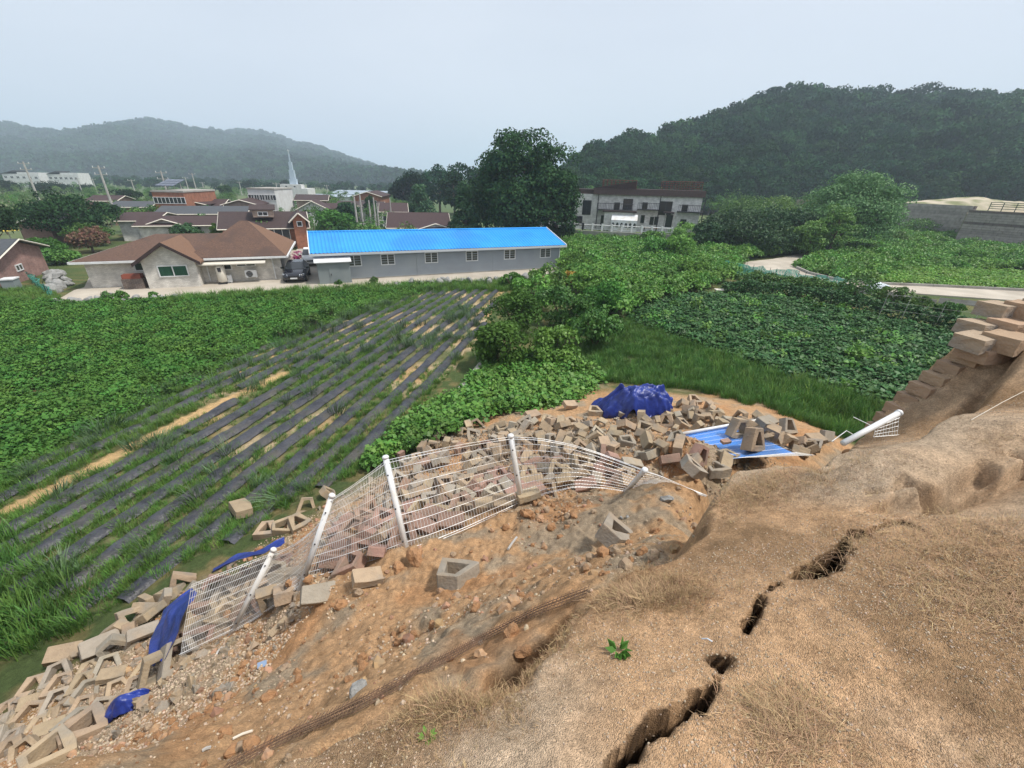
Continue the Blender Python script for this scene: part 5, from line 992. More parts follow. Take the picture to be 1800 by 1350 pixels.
for px, py, w, h in ((1031,367,1.4,2.2),(1084,362,.9,1.1),(1103,360,1.5,1.6),(1133,361,.8,1.0),(1169,368,1.9,2.0),(1203,366,.9,1.1),(1059,390,.7,1.8),(1145,388,.6,1.2),(1153,388,.6,1.2),(1175,390,1.0,1.8),(1200,391,.9,1.0),(1014,388,.7,1.4),(1020,388,.6,1.4),(1129,385,.6,1.2)):
    x, z = tloc(px, py+3); window(th_, x, -.01, max(.1, z-h*.3), w, h, fm=MT['dark'], panes=2 if w > 1 else 1)
for px in (1050, 1158, 1236.5): x, z = tloc(px, 370); g = MB(); g.tube([(x, -.12, 0), (x, -.12, zt2)], .07, 6); g.build('drainpipe', MT['dark'], th_)
def balcony(px0, px1, py): 
    x0, z = tloc(px0, py); x1, _ = tloc(px1, py); g = MB(); g.box(x0, x1, -1.2, -.02, z-.12, z); 
    b = g.build('balcony', MT['dark'], th_); g = MB()
    for i in range(int((x1-x0)/.25)+1): x = x0+i*.25; g.tube([(x, -1.15, z), (x, -1.15, z+.9)], .02, 4)
    g.tube([(x0, -1.15, z+.9), (x1, -1.15, z+.9)], .04, 4); g.build('railing', MT['dark'], b)
balcony(1050, 1112, 367); balcony(1120, 1158, 367); balcony(1190, 1235, 371)
x0, z = tloc(1064, 371); x1, _ = tloc(1112, 371); g = MB(); g.box(x0, x1, -2.2, -.01, -.5, z); g.build('porch', BR_G, th_); g = MB(); g.box(x0-.3, x1+.6, -2.4, -.01, z+.004, z+.2); g.build('porch_roof', RF_D, th_)
x0, z = tloc(1166, 374); x1, _ = tloc(1184, 374); g = MB(); g.box(x0, x1, -1.6, -.01, z, z+.2); g.build('porch_roof', RF_D, th_)
for px in (1168, 1183): x, _ = tloc(px, 380); g = MB(); g.tube([(x, -1.4, 0), (x, -1.4, z)], .08, 6); g.build('column', MT['pole'], th_)
# raised ground it stands on, retaining wall, white balustrade, marquee
ux = np.array([math.cos(ta), math.sin(ta), 0]); vy = np.array([-math.sin(ta), math.cos(ta), 0])
fw = 4.2
c0 = TA+ux*(xl+2.0)-vy*fw; c1 = TA+ux*(xe-4)-vy*fw; c2 = TA+ux*(xe+3)-vy*2; c3 = TA+ux*(xe+8)+vy*16; c4 = TA+ux*(xl-8)+vy*16; c5 = TA+ux*(xl-8)-vy*1
poly = [c0, c1, c2, c3, c4, c5]; g = MB(); g.prism([(p[0], p[1], -.5) for p in poly], (0, 0, tz+.5)); o = g.build('terrace_ground', mat('terrace_lawn', (.08,.13,.05), (.12,.16,.07), 1, .9)); recalc(o.data); tag(o, kind='structure')
rw = empty('retaining_wall', (0, 0, 0), 0, 'grey concrete retaining wall under the white balustrade', 'wall')
for a, b in ((c5, c0), (c0, c1)):
    d = (b-a)/np.linalg.norm(b-a); nn_ = np.array([d[1], -d[0], 0]); g = MB(); L_ = np.linalg.norm(b-a); n = int(L_/3)+1
    for i in range(n): s0_ = a+d*(L_*i/n+.02); s1_ = a+d*(L_*(i+1)/n-.02); g = MB(); g.prism([tuple(s0_+nn_*.01)[:2]+(-.5,), tuple(s0_+nn_*.3)[:2]+(-.5,), tuple(s1_+nn_*.3)[:2]+(-.5,), tuple(s1_+nn_*.01)[:2]+(-.5,)], (0, 0, tz+.6)); o = g.build('panel', MT['concrete'], rw); recalc(o.data)
bl = empty('balustrade', (0, 0, 0), 0, 'white balustrade with square posts in front of the townhouses', 'balustrade')
for a, b in ((c5, c0), (c0, c1)):
    d = (b-a)/np.linalg.norm(b-a); L_ = np.linalg.norm(b-a); n = int(L_/1.45)
    for i in range(n+1):
        p = a+d*(L_*i/n)+vy*.25; g = MB(); g.box(p[0]-.13, p[0]+.13, p[1]-.13, p[1]+.13, tz+.12, tz+1.15); g.build('post', MT['white'], bl)
    for zz2 in (.3, .95):
        g = MB(); g.tube([tuple(a+vy*.25+[0, 0, zz2]), tuple(b+vy*.25+[0, 0, zz2])], .05, 4); g.build('rail', MT['white'], bl)
    for i in range(int(L_/.3)):
        p = a+d*(.3*i+.15)+vy*.25; g = MB(); g.tube([(p[0], p[1], tz+.3), (p[0], p[1], tz+.95)], .022, 4); g.build('baluster', MT['white'], bl)
m0, _ = tloc(1076, 395); m1, _ = tloc(1126, 395); mp = TA+ux*m0*.96-vy*3.2; mq = empty('marquee_tent', (mp[0], mp[1], tz), ta, 'small white marquee tent with arched windows behind the balustrade', 'tent'); w = (m1-m0)*.88
g = MB(); g.prism([(0, 0, 1.75), (0, 1.1, 2.55), (0, 2.2, 1.75)], (w, 0, 0)); o = g.build('canopy', MT['white_paint'], mq); recalc(o.data)
g = MB(); g.box(0, w, 0, .03, .0, 1.75); g.box(0, .03, .04, 2.2, 0, 1.75); sw = g.build('side_wall', MT['white_paint'], mq)
for i in range(6):
    xx = w*(i+.5)/6; ar = [(xx-.2, -.02, .7), (xx+.2, -.02, .7), (xx+.2, -.02, 1.15), (xx+.13, -.02, 1.32), (xx, -.02, 1.4), (xx-.13, -.02, 1.32), (xx-.2, -.02, 1.15)]; g = MB(); g.prism(ar, (0, .015, 0)); o = g.build('arched_window', MT['glass'], mq); recalc(o.data)
e = empty('patio_table', tuple(TA+ux*tloc(1143,395)[0]-vy*2)[:2]+(tz,), ta, 'orange brown patio table right of the marquee', 'table'); g = MB(); g.box(-1,1,-.5,.5,.7,.8); g.build('tabletop', mat('orange_wood', (.35,.14,.06), None), e)
for sx in (-.9,.9):
    for sy in (-.4,.4): g = MB(); g.tube([(sx,sy,0),(sx,sy,.7)], .05, 4); g.build('leg', MT['dark'], e)
for i, (px, py, w, d_) in enumerate(((1063,441,1.6,.8),(1045,443.5,1.4,.7))):
    p = P(px, py, .5); g = MB(); g.box(-w/2, w/2, -d_/2, d_/2, 0, .12); g.box(-w/2+.1, w/2-.1, -d_/2+.1, d_/2-.1, -.6, -.002); o = g.build('concrete_cover', MT['concrete']); o.location = tuple(p); o.rotation_euler = (0, 0, ta); tag(o, ['right hand flat concrete cover in the vines by the blue roof', 'left hand flat concrete cover in the vines by the blue roof'][i], 'slab')
p = P(1143, 489, .5); e = empty('flower_pot', p, 0, 'dark red round tub among the vines', 'pot'); g = MB(); g.tube([(0,0,-.4),(0,0,.1),(0,0,.12)], [.28,.38,.34], 14); g.build('tub', mat('dark_red', (.22,.03,.025), None, rough=.5), e)
p = P(1270, 510, .3); g = MB(); g.box(-.6,.6,-.3,.3,0,.06); g.box(-.5,-.42,-.2,.2,-.3,-.002); g.box(.42,.5,-.2,.2,-.3,-.002); o = g.build('board', MT['cream']); o.location = tuple(p); tag(o, 'pale board lying at the far corner of the dark crop plot', 'board')
# ------------------------------------------------------------------ long stone block walls at right
BW = mat('wall_block', (.33,.30,.275), (.24,.22,.20), 1.5, .9, bump=.6, rnd=.12); BWd = mat('wall_block_dark', (.15,.12,.11), (.11,.09,.085), 1.5, .9, bump=.6, rnd=.1)
def course_wall(label, a, b, ztop, ch, blen, dark=(), name='block_wall'):
    d = (b-a); L_ = math.hypot(d[0], d[1]); an = math.atan2(d[1], d[0]); r = empty(name, (a[0], a[1], 0), an, label, 'wall'); n = int(round(ztop/ch)); rs = np.random.RandomState(3)
    for i in range(n):
        g = MB(); nb_ = int(L_/blen); off = (i % 2)*.5
        for j in range(nb_+1):
            x0 = (j-off)*blen; x1 = x0+blen-.03; x0 = max(x0, 0); x1 = min(x1, L_)
            if x1-x0 < .1: continue
            dy = rs.rand()*.07; g.box(x0, x1, dy+i*.02, .5+i*.02, i*ch+.015, (i+1)*ch-.01)
        o = g.build('course', BWd if i in dark else BW, r); o['kind'] = 'stuff'
    g = MB(); g.box(0, L_, .12+n*.02, .7+n*.02, -.3, ztop-.02); g.build('core', BWd, r); return r
wa = P(1675, 428.5, 0); wb_ = wa+(P(1800, 441.5, 0)-wa)*2.2; zt = S(1702, 368, depth(wa))[2]
course_wall('tall grey brown stone block wall with a dark band at the right frame edge', wa, wb_, zt, zt/15, 1.1, dark=(9, 14))
fa = S(1558, 355, 96.); fb_ = S(1712, 365, 82.); z2 = fa[2]; course_wall('long pale block wall running behind the willow to the tall wall', np.array([fa[0], fa[1], 0]), np.array([fb_[0], fb_[1], 0]), z2, z2/10, 1.2)
# earth platform behind the walls, with sand mound
fbp = np.array([fb_[0], fb_[1]]); poly = [(fa[0], fa[1]+.9), (fb_[0]+.3, fb_[1]+.9), (wa[0]+.8, wa[1]+.8), (wb_[0], wb_[1]+.8), (wb_[0]+60, wb_[1]+60), (fa[0]+10, fa[1]+50)]
g = MB(); g.prism([(p[0], p[1], -.5) for p in poly], (0, 0, zt-.6+.5)); o = g.build('earth_platform', mat('platform_earth', (.40,.33,.23), (.28,.24,.16), .3, .95, c3=(.12,.15,.06), sc3=.1)); recalc(o.data); tag(o, kind='structure')
sm = S(1740, 340, 95.); n = 44; U, V_ = np.meshgrid(np.linspace(-1, 1, n), np.linspace(-1, 1, n)); rr = np.hypot(U, V_); Zm = np.clip(1-rr**2, 0, 1)*2.4*(1+.5*fbm(U, V_, .5, 4, 4))-.05
idx = np.arange(n*n).reshape(n, n); o = link('sand_mound', np_mesh('sand_mound', np.stack([sm[0]+U*20, sm[1]+2+V_*6, zt-.62+Zm], -1).reshape(-1, 3), np.stack([idx[:-1,:-1], idx[:-1,1:], idx[1:,1:], idx[1:,:-1]], -1).reshape(-1, 4), [mat('pale_sand', (.48,.42,.32), (.38,.33,.24), .4, .95, c3=(.18,.19,.09), sc3=.25)], True)); tag(o, kind='structure')
fr = empty('pipe_fence', (wa[0], wa[1], 0), math.atan2(wb_[1]-wa[1], wb_[0]-wa[0]), 'dark green pipe fence on top of the tall stone wall', 'fence'); L_ = np.linalg.norm(wb_-wa)
GF = mat('green_pipe', (.03,.06,.04), None, rough=.5)
for i in range(10): g = MB(); x = 2.2+i*1.6; g.tube([(x, .8, zt-.3), (x, .8, zt+1.3)], .06, 5); g.build('post', GF, fr)
for z in (.35, .7, 1.0, 1.3): g = MB(); g.tube([(2.2, .8, zt+z), (16.6, .8, zt+z)], .05, 5); g.build('rail', GF, fr)
# ------------------------------------------------------------------ collapsed wall blocks
BL = [mat('block_tan', (.385,.295,.20), (.31,.235,.16), 5, .92, bump=.7, bsc=28, rnd=.14, c3=(.27,.235,.19), sc3=3), mat('block_grey', (.34,.30,.245), (.27,.24,.195), 5, .92, bump=.7, bsc=28, rnd=.14, c3=(.36,.29,.21), sc3=3), mat('block_pink', (.33,.215,.165), (.27,.17,.135), 5, .92, bump=.7, bsc=28, rnd=.14, c3=(.24,.18,.14), sc3=3)]
def block_mesh(name, seed, m, kind=0):
    rs = np.random.RandomState(seed); w, b, d, h = .50, .26, .40, .20; g = MB(); t = .065; j = lambda: (rs.rand()-.5)*.012
    if kind == 2: # solid split cap
        poly = [(-.22+j(), -.12+j()), (0, -.135), (.22+j(), -.12+j()), (.21, .12), (-.21, .12)]; g.prism([(x, y, 0) for x, y in poly], (0, 0, .13)); me = g.mesh(name, m)
    else:
        out = [(-w/2+j(), 0), (-w/4, -.02+j()), (0+j(), -.03), (w/4, -.015+j()), (w/2+j(), 0), (b/2+j(), d), (-b/2, d+j())]
        if kind == 0: inn = [(-w/2+t*1.5, t*1.1), (w/2-t*1.5, t*1.1), (b/2-t*.95, d-t), (-b/2+t*.95, d-t)]
        else: inn = [(-w/2+t*1.7, t*1.2), (w/2-t*1.7, t*1.2), (.02, d-t*1.1), (-.02, d-t*1.1)]
        corr = [0, 0, 1, 1, 1, 2, 3]   # outer vertex i -> inner vertex
        no, ni = len(out), 4; vs = []
        for z in (0, h): vs += [(x, y, z) for x, y in out]+[(x, y, z) for x, y in inn]
        fs = []; K = no+ni
        for i in range(no):
            k = (i+1) % no; a, c_ = corr[i], corr[k]
            for base, rev in ((0, True), (K, False)):
                f = (base+i, base+k, base+no+c_) if a == c_ else (base+i, base+k, base+no+c_, base+no+a)
                fs.append(tuple(reversed(f)) if rev else f)
            fs.append((i, k, K+k, K+i))
        for i in range(4): k = (i+1) % 4; fs.append((no+k, no+i, K+no+i, K+no+k))
        g.add(vs, fs)
        g.v = [(x, y-.19, z-.1) for x, y, z in g.v]
        me = g.mesh(name, m)
    import bmesh
    b_ = bmesh.new(); b_.from_mesh(me); bmesh.ops.recalc_face_normals(b_, faces=b_.faces); bmesh.ops.bevel(b_, geom=[e for e in b_.edges if e.calc_face_angle(0) > .6], offset=.008, segments=1, affect='EDGES')
    for v in b_.verts: v.co += Vector(rs.normal(size=3)*.0042)
    b_.to_mesh(me); b_.free(); return me
BM = {(c_, k): [block_mesh('wall_block', 10*c_+k+100*q, BL[c_], k) for q in range(2)] for c_ in range(3) for k in range(3)}
rs = np.random.RandomState(99); placed = []
def block(p, rot, c_, k, label, group=None, sc=1.0, cat='concrete block', name='wall_block'):
    o = link(name, BM[(c_, k)][rs.randint(2)]); o.location = tuple(p); o.rotation_euler = rot; o.scale = (sc,)*3; placed.append(tuple(p)); return tag(o, label, cat, group)
def rubble(polypx, n, dist, cols, label, group, tilt=.7, kinds=(.45,.4,.15), lift=(.02,.16), align=None, sink=0.0, bs=1.0):
    xs = [p[0] for p in polypx]; ys = [p[1] for p in polypx]; cnt = 0; tries = 0; mine = []
    while cnt < n and tries < n*60:
        tries += 1; px = rs.uniform(min(xs), max(xs)); py = rs.uniform(min(ys), max(ys))
        if not inpoly(np.array([px]), np.array([py]), polypx)[0]: continue
        p = hit(px, py); 
        if any((p[0]-q[0])**2+(p[1]-q[1])**2 < dist**2 for q in placed): continue
        rot = (rs.normal()*tilt, rs.normal()*tilt, rs.rand()*6.28) if align is None else (rs.normal()*.18+align[0], rs.normal()*.18, align[1]+rs.normal()*.3)
        if align is None and rs.rand() < .22: rot = (math.pi/2+rs.normal()*.3, rs.normal()*.4, rs.rand()*6.28)
        p = p+np.array([0, 0, rs.uniform(*lift)-sink]); cc_ = rs.choice(3, p=cols); kd_ = rs.choice(3, p=kinds); block(p, rot, cc_, kd_, '%s %s %s' % (('tan', 'grey', 'pinkish brown')[cc_], ('wide hollow block', 'triangular hollow block', 'solid block piece')[kd_], label), group, rs.uniform(.9, 1.06)*bs); cnt += 1
    return cnt
# particular blocks first
def one(px, py, rot, c_, k, label, dz=.08, sc=1.0): block(hit(px, py)+np.array([0, 0, dz]), rot, c_, k, label, 'fallen retaining wall blocks', sc)
one(800, 1022, (.35, .15, 2.9), 1, 0, 'lone hollow grey tan block on the bare slope below the leaning fence', .12, 1.05)
one(1078, 955, (.45, -.2, 2.3), 1, 1, 'lone hollow grey block on the slope right of centre', .15, 1.1)
one(425, 905, (.25, .1, 2.4), 0, 2, 'tan block lying alone on a black plastic strip', .1, 1.6)
one(540, 893, (1.0, .2, .4), 0, 0, 'tan hollow block standing on edge near the plot end, right of four'); one(470, 937, (.1, .1, .3), 0, 1, 'leftmost hollow tan block of the row by the plot end', .1); one(498, 932, (.1, -.1, 2.0), 0, 0, 'second hollow block of the row by the plot end', .1); one(525, 925, (.3, .1, 1.0), 0, 1, 'third hollow block of the row by the plot end', .12); one(578, 872, (.9, .1, 2.2), 0, 0, 'hollow tan block by the top of the second leaning post')
one(893, 721, (.05, .05, .2), 0, 2, 'pinkish block lying flat in the vines, leftmost', .08, 1.2); one(935, 736, (.3, .1, .6), 0, 2, 'square tan block face at the edge of the vines', .1, 1.2); one(962, 745, (.1, 0, .1), 0, 1, 'hollow tan block upright left of the central rubble top', .12); one(1000, 718, (.3, .2, .5), 0, 2, 'tan block half in vines above the rubble', .1, 1.2); one(1044, 728, (.02, .05, .05), 0, 0, 'hollow tan block upright just left of the blue tarpaulin', .12)
one(1098, 734, (.1, .1, .1), 1, 2, 'grey block tucked under the near edge of the blue tarpaulin', .1, 1.2); one(1126, 742, (1.4, .2, 1.2), 0, 0, 'tan block standing on end in front of the blue tarpaulin', .16, 1.1); one(1097, 757, (.9, .5, 2.6), 0, 1, 'large hollow block tilted open towards the camera', .15, 1.15); one(1218, 708, (.25, .1, .1), 0, 0, 'hollow tan block on the grass right of the blue tarpaulin', .12)
one(1003, 748, (.1, 0, .4), 0, 1, 'hollow block lying flat at the back of the rubble', .1)
one(318, 1162, (.7, .4, 1.0), 1, 0, 'big grey block leaning on the lower end of the blue tarpaulin strip', .12, 1.15); one(283, 1185, (1.2, .2, .8), 0, 0, 'long tan block standing below the blue tarpaulin strip', .14, 1.1)
one(150, 1290, (.2, .1, 2.5), 0, 1, 'nearest big hollow triangular block at bottom left', .1, 1.15); one(90, 1335, (.2, .1, 2.6), 0, 0, 'hollow block cut by the lower left frame corner', .1, 1.15)
one(120, 1155, (.3, .1, .4), 0, 2, 'pinkish tan block lying left of the small grey one', .08, 1.1); one(178, 1142, (.6, .3, 1.0), 1, 2, 'small grey block beside the pinkish tan one', .1, 1.2)
one(645, 1022, (.1, .3, .5), 0, 2, 'flat tan block at the scarp edge under the third fence panel', .03, .9); one(560, 1055, (.5, .3, .5), 1, 2, 'grey block chunk at the foot of the second leaning post', .1)
LB = 'tumbled in the rubble heap behind the leaning mesh fence'
rubble([(760,775),(830,750),(900,745),(985,745),(1060,745),(1090,775),(1130,800),(1010,805),(905,790),(760,795),(700,800)], 52, .24, (.8,.17,.03), LB, 'blocks in the rubble behind the fence')
rubble([(700,800),(905,775),(1040,790),(1130,815),(1100,850),(920,860),(740,900),(700,880)], 80, .25, (.5,.36,.14), LB, 'blocks in the rubble behind the fence')
rubble([(740,850),(960,810),(1130,825),(1100,860),(1000,862),(920,885),(760,935),(700,960)], 30, .30, (.3,.05,.65), 'in the stepped courses just behind the mesh fence', 'stepped blocks behind the fence', align=(.25, .2), lift=(.03,.1), kinds=(.2,.2,.6))
rubble([(590,930),(690,880),(720,960),(640,1000),(560,1020)], 20, .28, (.25,.15,.6), 'seen through the third mesh panel', 'blocks behind the third panel')
rubble([(1130,745),(1180,715),(1240,715),(1300,745),(1290,755),(1200,760),(1215,790),(1130,800)], 34, .24, (.9,.08,.02), 'in the small heap between blue tarpaulin and blue panel', 'blocks between tarpaulin and blue panel')
rubble([(1290,735),(1340,740),(1370,770),(1420,785),(1460,790),(1400,800),(1370,785)], 16, .25, (.6,.35,.05), 'in the pile right of the blue panel by the grass', 'blocks right of the blue panel')
rubble([(1130,800),(1215,795),(1270,805),(1290,812),(1250,835),(1180,830)], 8, .32, (.7,.05,.25), 'before the near edge of the blue panel', 'blocks before the blue panel')
rubble([(350,1040),(480,985),(530,1010),(500,1060),(410,1100),(320,1150),(300,1140)], 28, .27, (.4,.35,.25), 'seen through the two left mesh panels', 'blocks behind the left panels')
rubble([(60,1200),(100,1165),(240,1170),(280,1200),(200,1260),(150,1275),(40,1330),(-20,1330),(0,1250)], 34, .27, (.68,.30,.02), 'of the broken courses at lower left of the slope', 'blocks of the lower left rubble', align=(.15, .45), kinds=(.5,.4,.1), sink=.12, bs=.84)
rubble([(225,1090),(300,1030),(345,1010),(300,1060),(270,1110),(230,1150),(190,1150)], 14, .27, (.6,.38,.02), 'on the outer side of the blue tarpaulin strip', 'blocks beside the tarpaulin strip')
rubble([(400,1115),(470,1085),(560,1060),(600,1020),(640,1010),(590,1060),(500,1100)], 4, .5, (.5,.3,.2), 'at the scarp edge below the left fence posts', 'half buried blocks at the scarp', sink=.16, bs=.8)
# ------------------------------------------------------------------ broken end of the standing block wall at right
RWm = [mat('standing_block', (.36,.285,.20), (.30,.235,.165), 4, .92, bump=.8, bsc=20, rnd=.1, c3=(.27,.255,.23), sc3=2), mat('standing_block_orange', (.40,.285,.19), (.34,.24,.16), 4, .92, bump=.8, bsc=20, rnd=.1)]
bw = empty('standing_block_wall', S(1740, 600, 4.3), 0, 'broken stepped end of the standing retaining wall at the right frame edge', 'wall'); b0 = np.array(bw.location)
def solid(w, d, h, seed):
    g = MB(); g.box(-w/2, w/2, -d/2, d/2, -h/2, h/2); me = g.mesh('block', RWm); import bmesh
    b_ = bmesh.new(); b_.from_mesh(me); bmesh.ops.subdivide_edges(b_, edges=b_.edges, cuts=2, use_grid_fill=True); r_ = np.random.RandomState(seed)
    for v in b_.verts: v.co += Vector(r_.normal(size=3)*.0035)
    b_.to_mesh(me); b_.free(); return me
SM = [solid(.46, .32, .23, i) for i in range(4)]; SM2 = [m_.copy() for m_ in SM]
for m_ in SM2: m_.materials.clear(); m_.materials.append(RWm[1]); m_.materials.append(RWm[1])
def wblock(px, py, s, rz=.2, rx=0, ry=0, o_=0, sc=(1, 1, 1)):
    o = link('block', (SM2 if o_ else SM)[rs.randint(4)], bw); o.location = tuple(S(px, py, s)-b0); o.rotation_euler = (rx, ry, rz); o.scale = sc
for a in ((1757,545,4.5,.25,0,.03,0,(.72,.8,.62)),(1803,548,4.4,.25,0,0,1,(.62,.8,.8)),(1722,577,4.45,.2,0,.03,0,(.72,.8,.62)),(1778,577,4.35,.25,0,0,1,(.8,.8,.72)),(1720,600,4.25,.3,.02,-.05,0,(.8,.8,.62)),(1772,602,4.15,.3,0,-.02,1,(.7,.9,.72)),(1733,620,4.3,.2,0,0,1,(.9,.9,.6)),
          (1706,630,4.4,.25,0,0,1,(.45,.7,.5)),(1676,647,4.5,.2,0,0,1,(.45,.7,.5)),(1650,666,4.55,.2,0,0,1,(.45,.7,.5)),(1626,684,4.6,.2,0,0,1,(.45,.7,.5)),(1604,702,4.7,.2,0,0,1,(.45,.7,.5)),(1584,720,4.75,.2,0,0,1,(.45,.7,.5)),(1566,738,4.8,.2,0,0,1,(.45,.7,.5)),(1550,756,4.85,.2,0,0,1,(.45,.7,.5)),(1850,548,4.4,.25,0,0,0,(1,1,1)),(1850,580,4.3,.25,0,0,0,(1,1,1))): wblock(*a)
# face of the wall below, out of sight of this view but there
for i in range(12):
    z = .3+i*.5
    for j in range(6):
        x = 5.5+j*.9+(i % 2)*.45; y = 4.85+(x-5.6)*.36+(6.5-z)*.08; o = link('block', SM[rs.randint(4)], bw); o.location = (x-b0[0], y-b0[1], z-b0[2]); o.rotation_euler = (0, 0, .34); o.scale = (1.9, 1, 2.4)
# ------------------------------------------------------------------ leaning white mesh fence
fence = empty('mesh_fence', (0, 0, 0), 0, 'white welded mesh fence leaning and sagging over the collapsed slope', 'fence')
POST = [((408,1112,1.2),(480,968,2.5)),((530,1028,2.3),(583,873,3.7)),((715,972,2.9),(678,806,4.3)),((918,890,2.9),(898,768,4.35)),((1100,864,2.9),(1133,827,4.1))]
PB = [np.array(P(*a)) for a, b in POST]; PT = [np.array(P(*b)) for a, b in POST]
for a, b in zip(PB, PT):
    g = MB(); a2_ = a+(a-b)*.12; g.tube([a2_, b], .042, 14); po = g.build('post', MT['white_paint'], fence, True); d = (b-a)/np.linalg.norm(b-a); g = MB(); g.tube([b, b+d*.03, b+d*.05], [.05, .05, .03], 14); g.build('cap', MT['white_paint'], po, True)
    for t in (.15, .5, .85): g = MB(); c_ = a+(b-a)*t; g.tube([c_+np.array([0, -.05, .0]), c_+np.array([0, -.06, 0])], .013, 6); g.build('bolt', MT['dark'], po)
def crv(p0, p1, n, sag=0, push=(0, 0, 0)):
    t = np.linspace(0, 1, n)[:, None]; b = 4*t*(1-t); return p0*(1-t)+p1*t+b*np.array(push)-b*np.array([0, 0, sag])
def mesh_panel(parent, bot, top, nv, nh, wr=.0034, name='mesh_panel', bulge=0.0, nrm=None, mt=None, rim=True):
    """bot, top: functions t->3d point"""
    g = MB(); rows = []; ns = 14
    def pt(u, v):
        b = bot(u); t = top(u); p = b+(t-b)*v
        if nrm is not None: p = p+nrm*bulge*math.sin(math.pi*u)*math.sin(math.pi*v)+nrm*.012*math.sin(u*17+v*5)
        return p
    for i in range(nv+1): u = i/nv; g.tube([pt(u, v) for v in np.linspace(0, 1.0, 8)], wr, 3, cap=False)
    vs_ = list(np.linspace(0, 1, nh)); vs_ = sorted(vs_)
    for v in vs_: g.tube([pt(u, v) for u in np.linspace(0, 1, ns)], wr*1.15, 3, cap=False)
    # double wire folds near the top and bottom edge
    if rim:
        off = (nrm if nrm is not None else np.array([0, 0, 1.]))*.05
        for v in (0.03, .97):
            g.tube([pt(u, v)+off for u in np.linspace(0, 1, ns)], wr*1.2, 3, cap=False)
            for i in range(nv+1): g.add([pt(i/nv, v)-[.003, 0, 0], pt(i/nv, v)+off-[.003, 0, 0], pt(i/nv, v)+off+[.003, 0, 0], pt(i/nv, v)+[.003, 0, 0]], [(0, 1, 2, 3)])
    return g.build(name, mt or MT['white_paint'], parent)
def lerpf(p, q, sag=0.0):
    p = np.array(p, float); q = np.array(q, float); return lambda u: p*(1-u)+q*u-np.array([0, 0, sag*4*u*(1-u)])
def polyf(pts):
    pts = np.array(pts, float); ts = np.r_[0, np.cumsum(np.linalg.norm(np.diff(pts, axis=0), axis=1))]; ts /= ts[-1]
    return lambda u: np.array([np.interp(u, ts, pts[:, k]) for k in range(3)])
nd = np.array([0., -.75, .5])
mesh_panel(fence, lerpf(P(318,1152,1.15), PB[0]+(PT[0]-PB[0])*.03), lerpf(P(336,1028,2.1), PT[0]-(PT[0]-PB[0])*.03), 30, 11, nrm=nd, bulge=.05)
mesh_panel(fence, lerpf(PB[0], PB[1]+(PT[1]-PB[1])*.0, .05), lerpf(PT[0]-(PT[0]-PB[0])*.03, PT[1]-(PT[1]-PB[1])*.22, .12), 34, 11, nrm=nd, bulge=-.12)
mesh_panel(fence, lerpf(PB[1]+(PT[1]-PB[1])*.05, PB[2]+(PT[2]-PB[2])*.02, .03), lerpf(PT[1]-(PT[1]-PB[1])*.03, PT[2]-(PT[2]-PB[2])*.02, .02), 40, 11, nrm=nd, bulge=.12)
mesh_panel(fence, polyf([PB[2]+(PT[2]-PB[2])*.02, P(760,955,2.92), P(830,925,2.9), PB[3]+(PT[3]-PB[3])*.05]), lerpf(PT[2]-(PT[2]-PB[2])*.02, PT[3], -.03), 42, 11, nrm=nd, bulge=-.08)
mesh_panel(fence, polyf([PB[3]+(PT[3]-PB[3])*.05, P(960,868,3.05), P(1010,856,3.1), P(1060,858,3.05), PB[4]]), polyf([PT[3], P(945,770,4.33), P(1000,780,4.25), P(1050,795,4.15), P(1095,812,4.05), PT[4]]), 42, 11, nrm=nd, bulge=.1)
tip = P(1240,873,3.62)
mesh_panel(fence, polyf([PB[4], P(1130,852,3.2), P(1180,858,3.4), tip]), polyf([PT[4], P(1165,838,3.95), P(1205,856,3.75), tip+[0, 0, .03]]), 40, 10, nrm=nd, bulge=.04)
# fragment with a single post behind the mound at right
ff = empty('fence_remnant', S(1500, 765, 4.5), 0, 'short piece of white mesh fence with one leaning post behind the mound', 'fence'); fo = np.array(ff.location)
a = S(1484, 778, 3.9); b = S(1578, 727, 4.15); g = MB(); g.tube([a-fo-(b-a)*.02, b-fo], .027, 14); po = g.build('post', MT['white_paint'], ff, True); d = (b-a)/np.linalg.norm(b-a); g = MB(); g.tube([b-fo, b-fo+d*.03, b-fo+d*.05], [.033, .033, .02], 14); g.build('cap', MT['white_paint'], po, True)
mesh_panel(ff, lerpf(S(1535,768,4.05)-fo, S(1578,765,4.15)-fo), lerpf(S(1540,750,4.05)-fo, S(1579,733,4.15)-fo), 8, 5, nrm=nd*.4, wr=.0022)
g = MB(); g.tube([S(1462,776,4.0)-fo, S(1488,757,4.1)-fo, S(1500,764,4.1)-fo], .004, 4); g.tube([S(1500,733,4.1)-fo, S(1540,752,4.1)-fo], .003, 4); g.build('bent_wire', MT['white_paint'], ff)
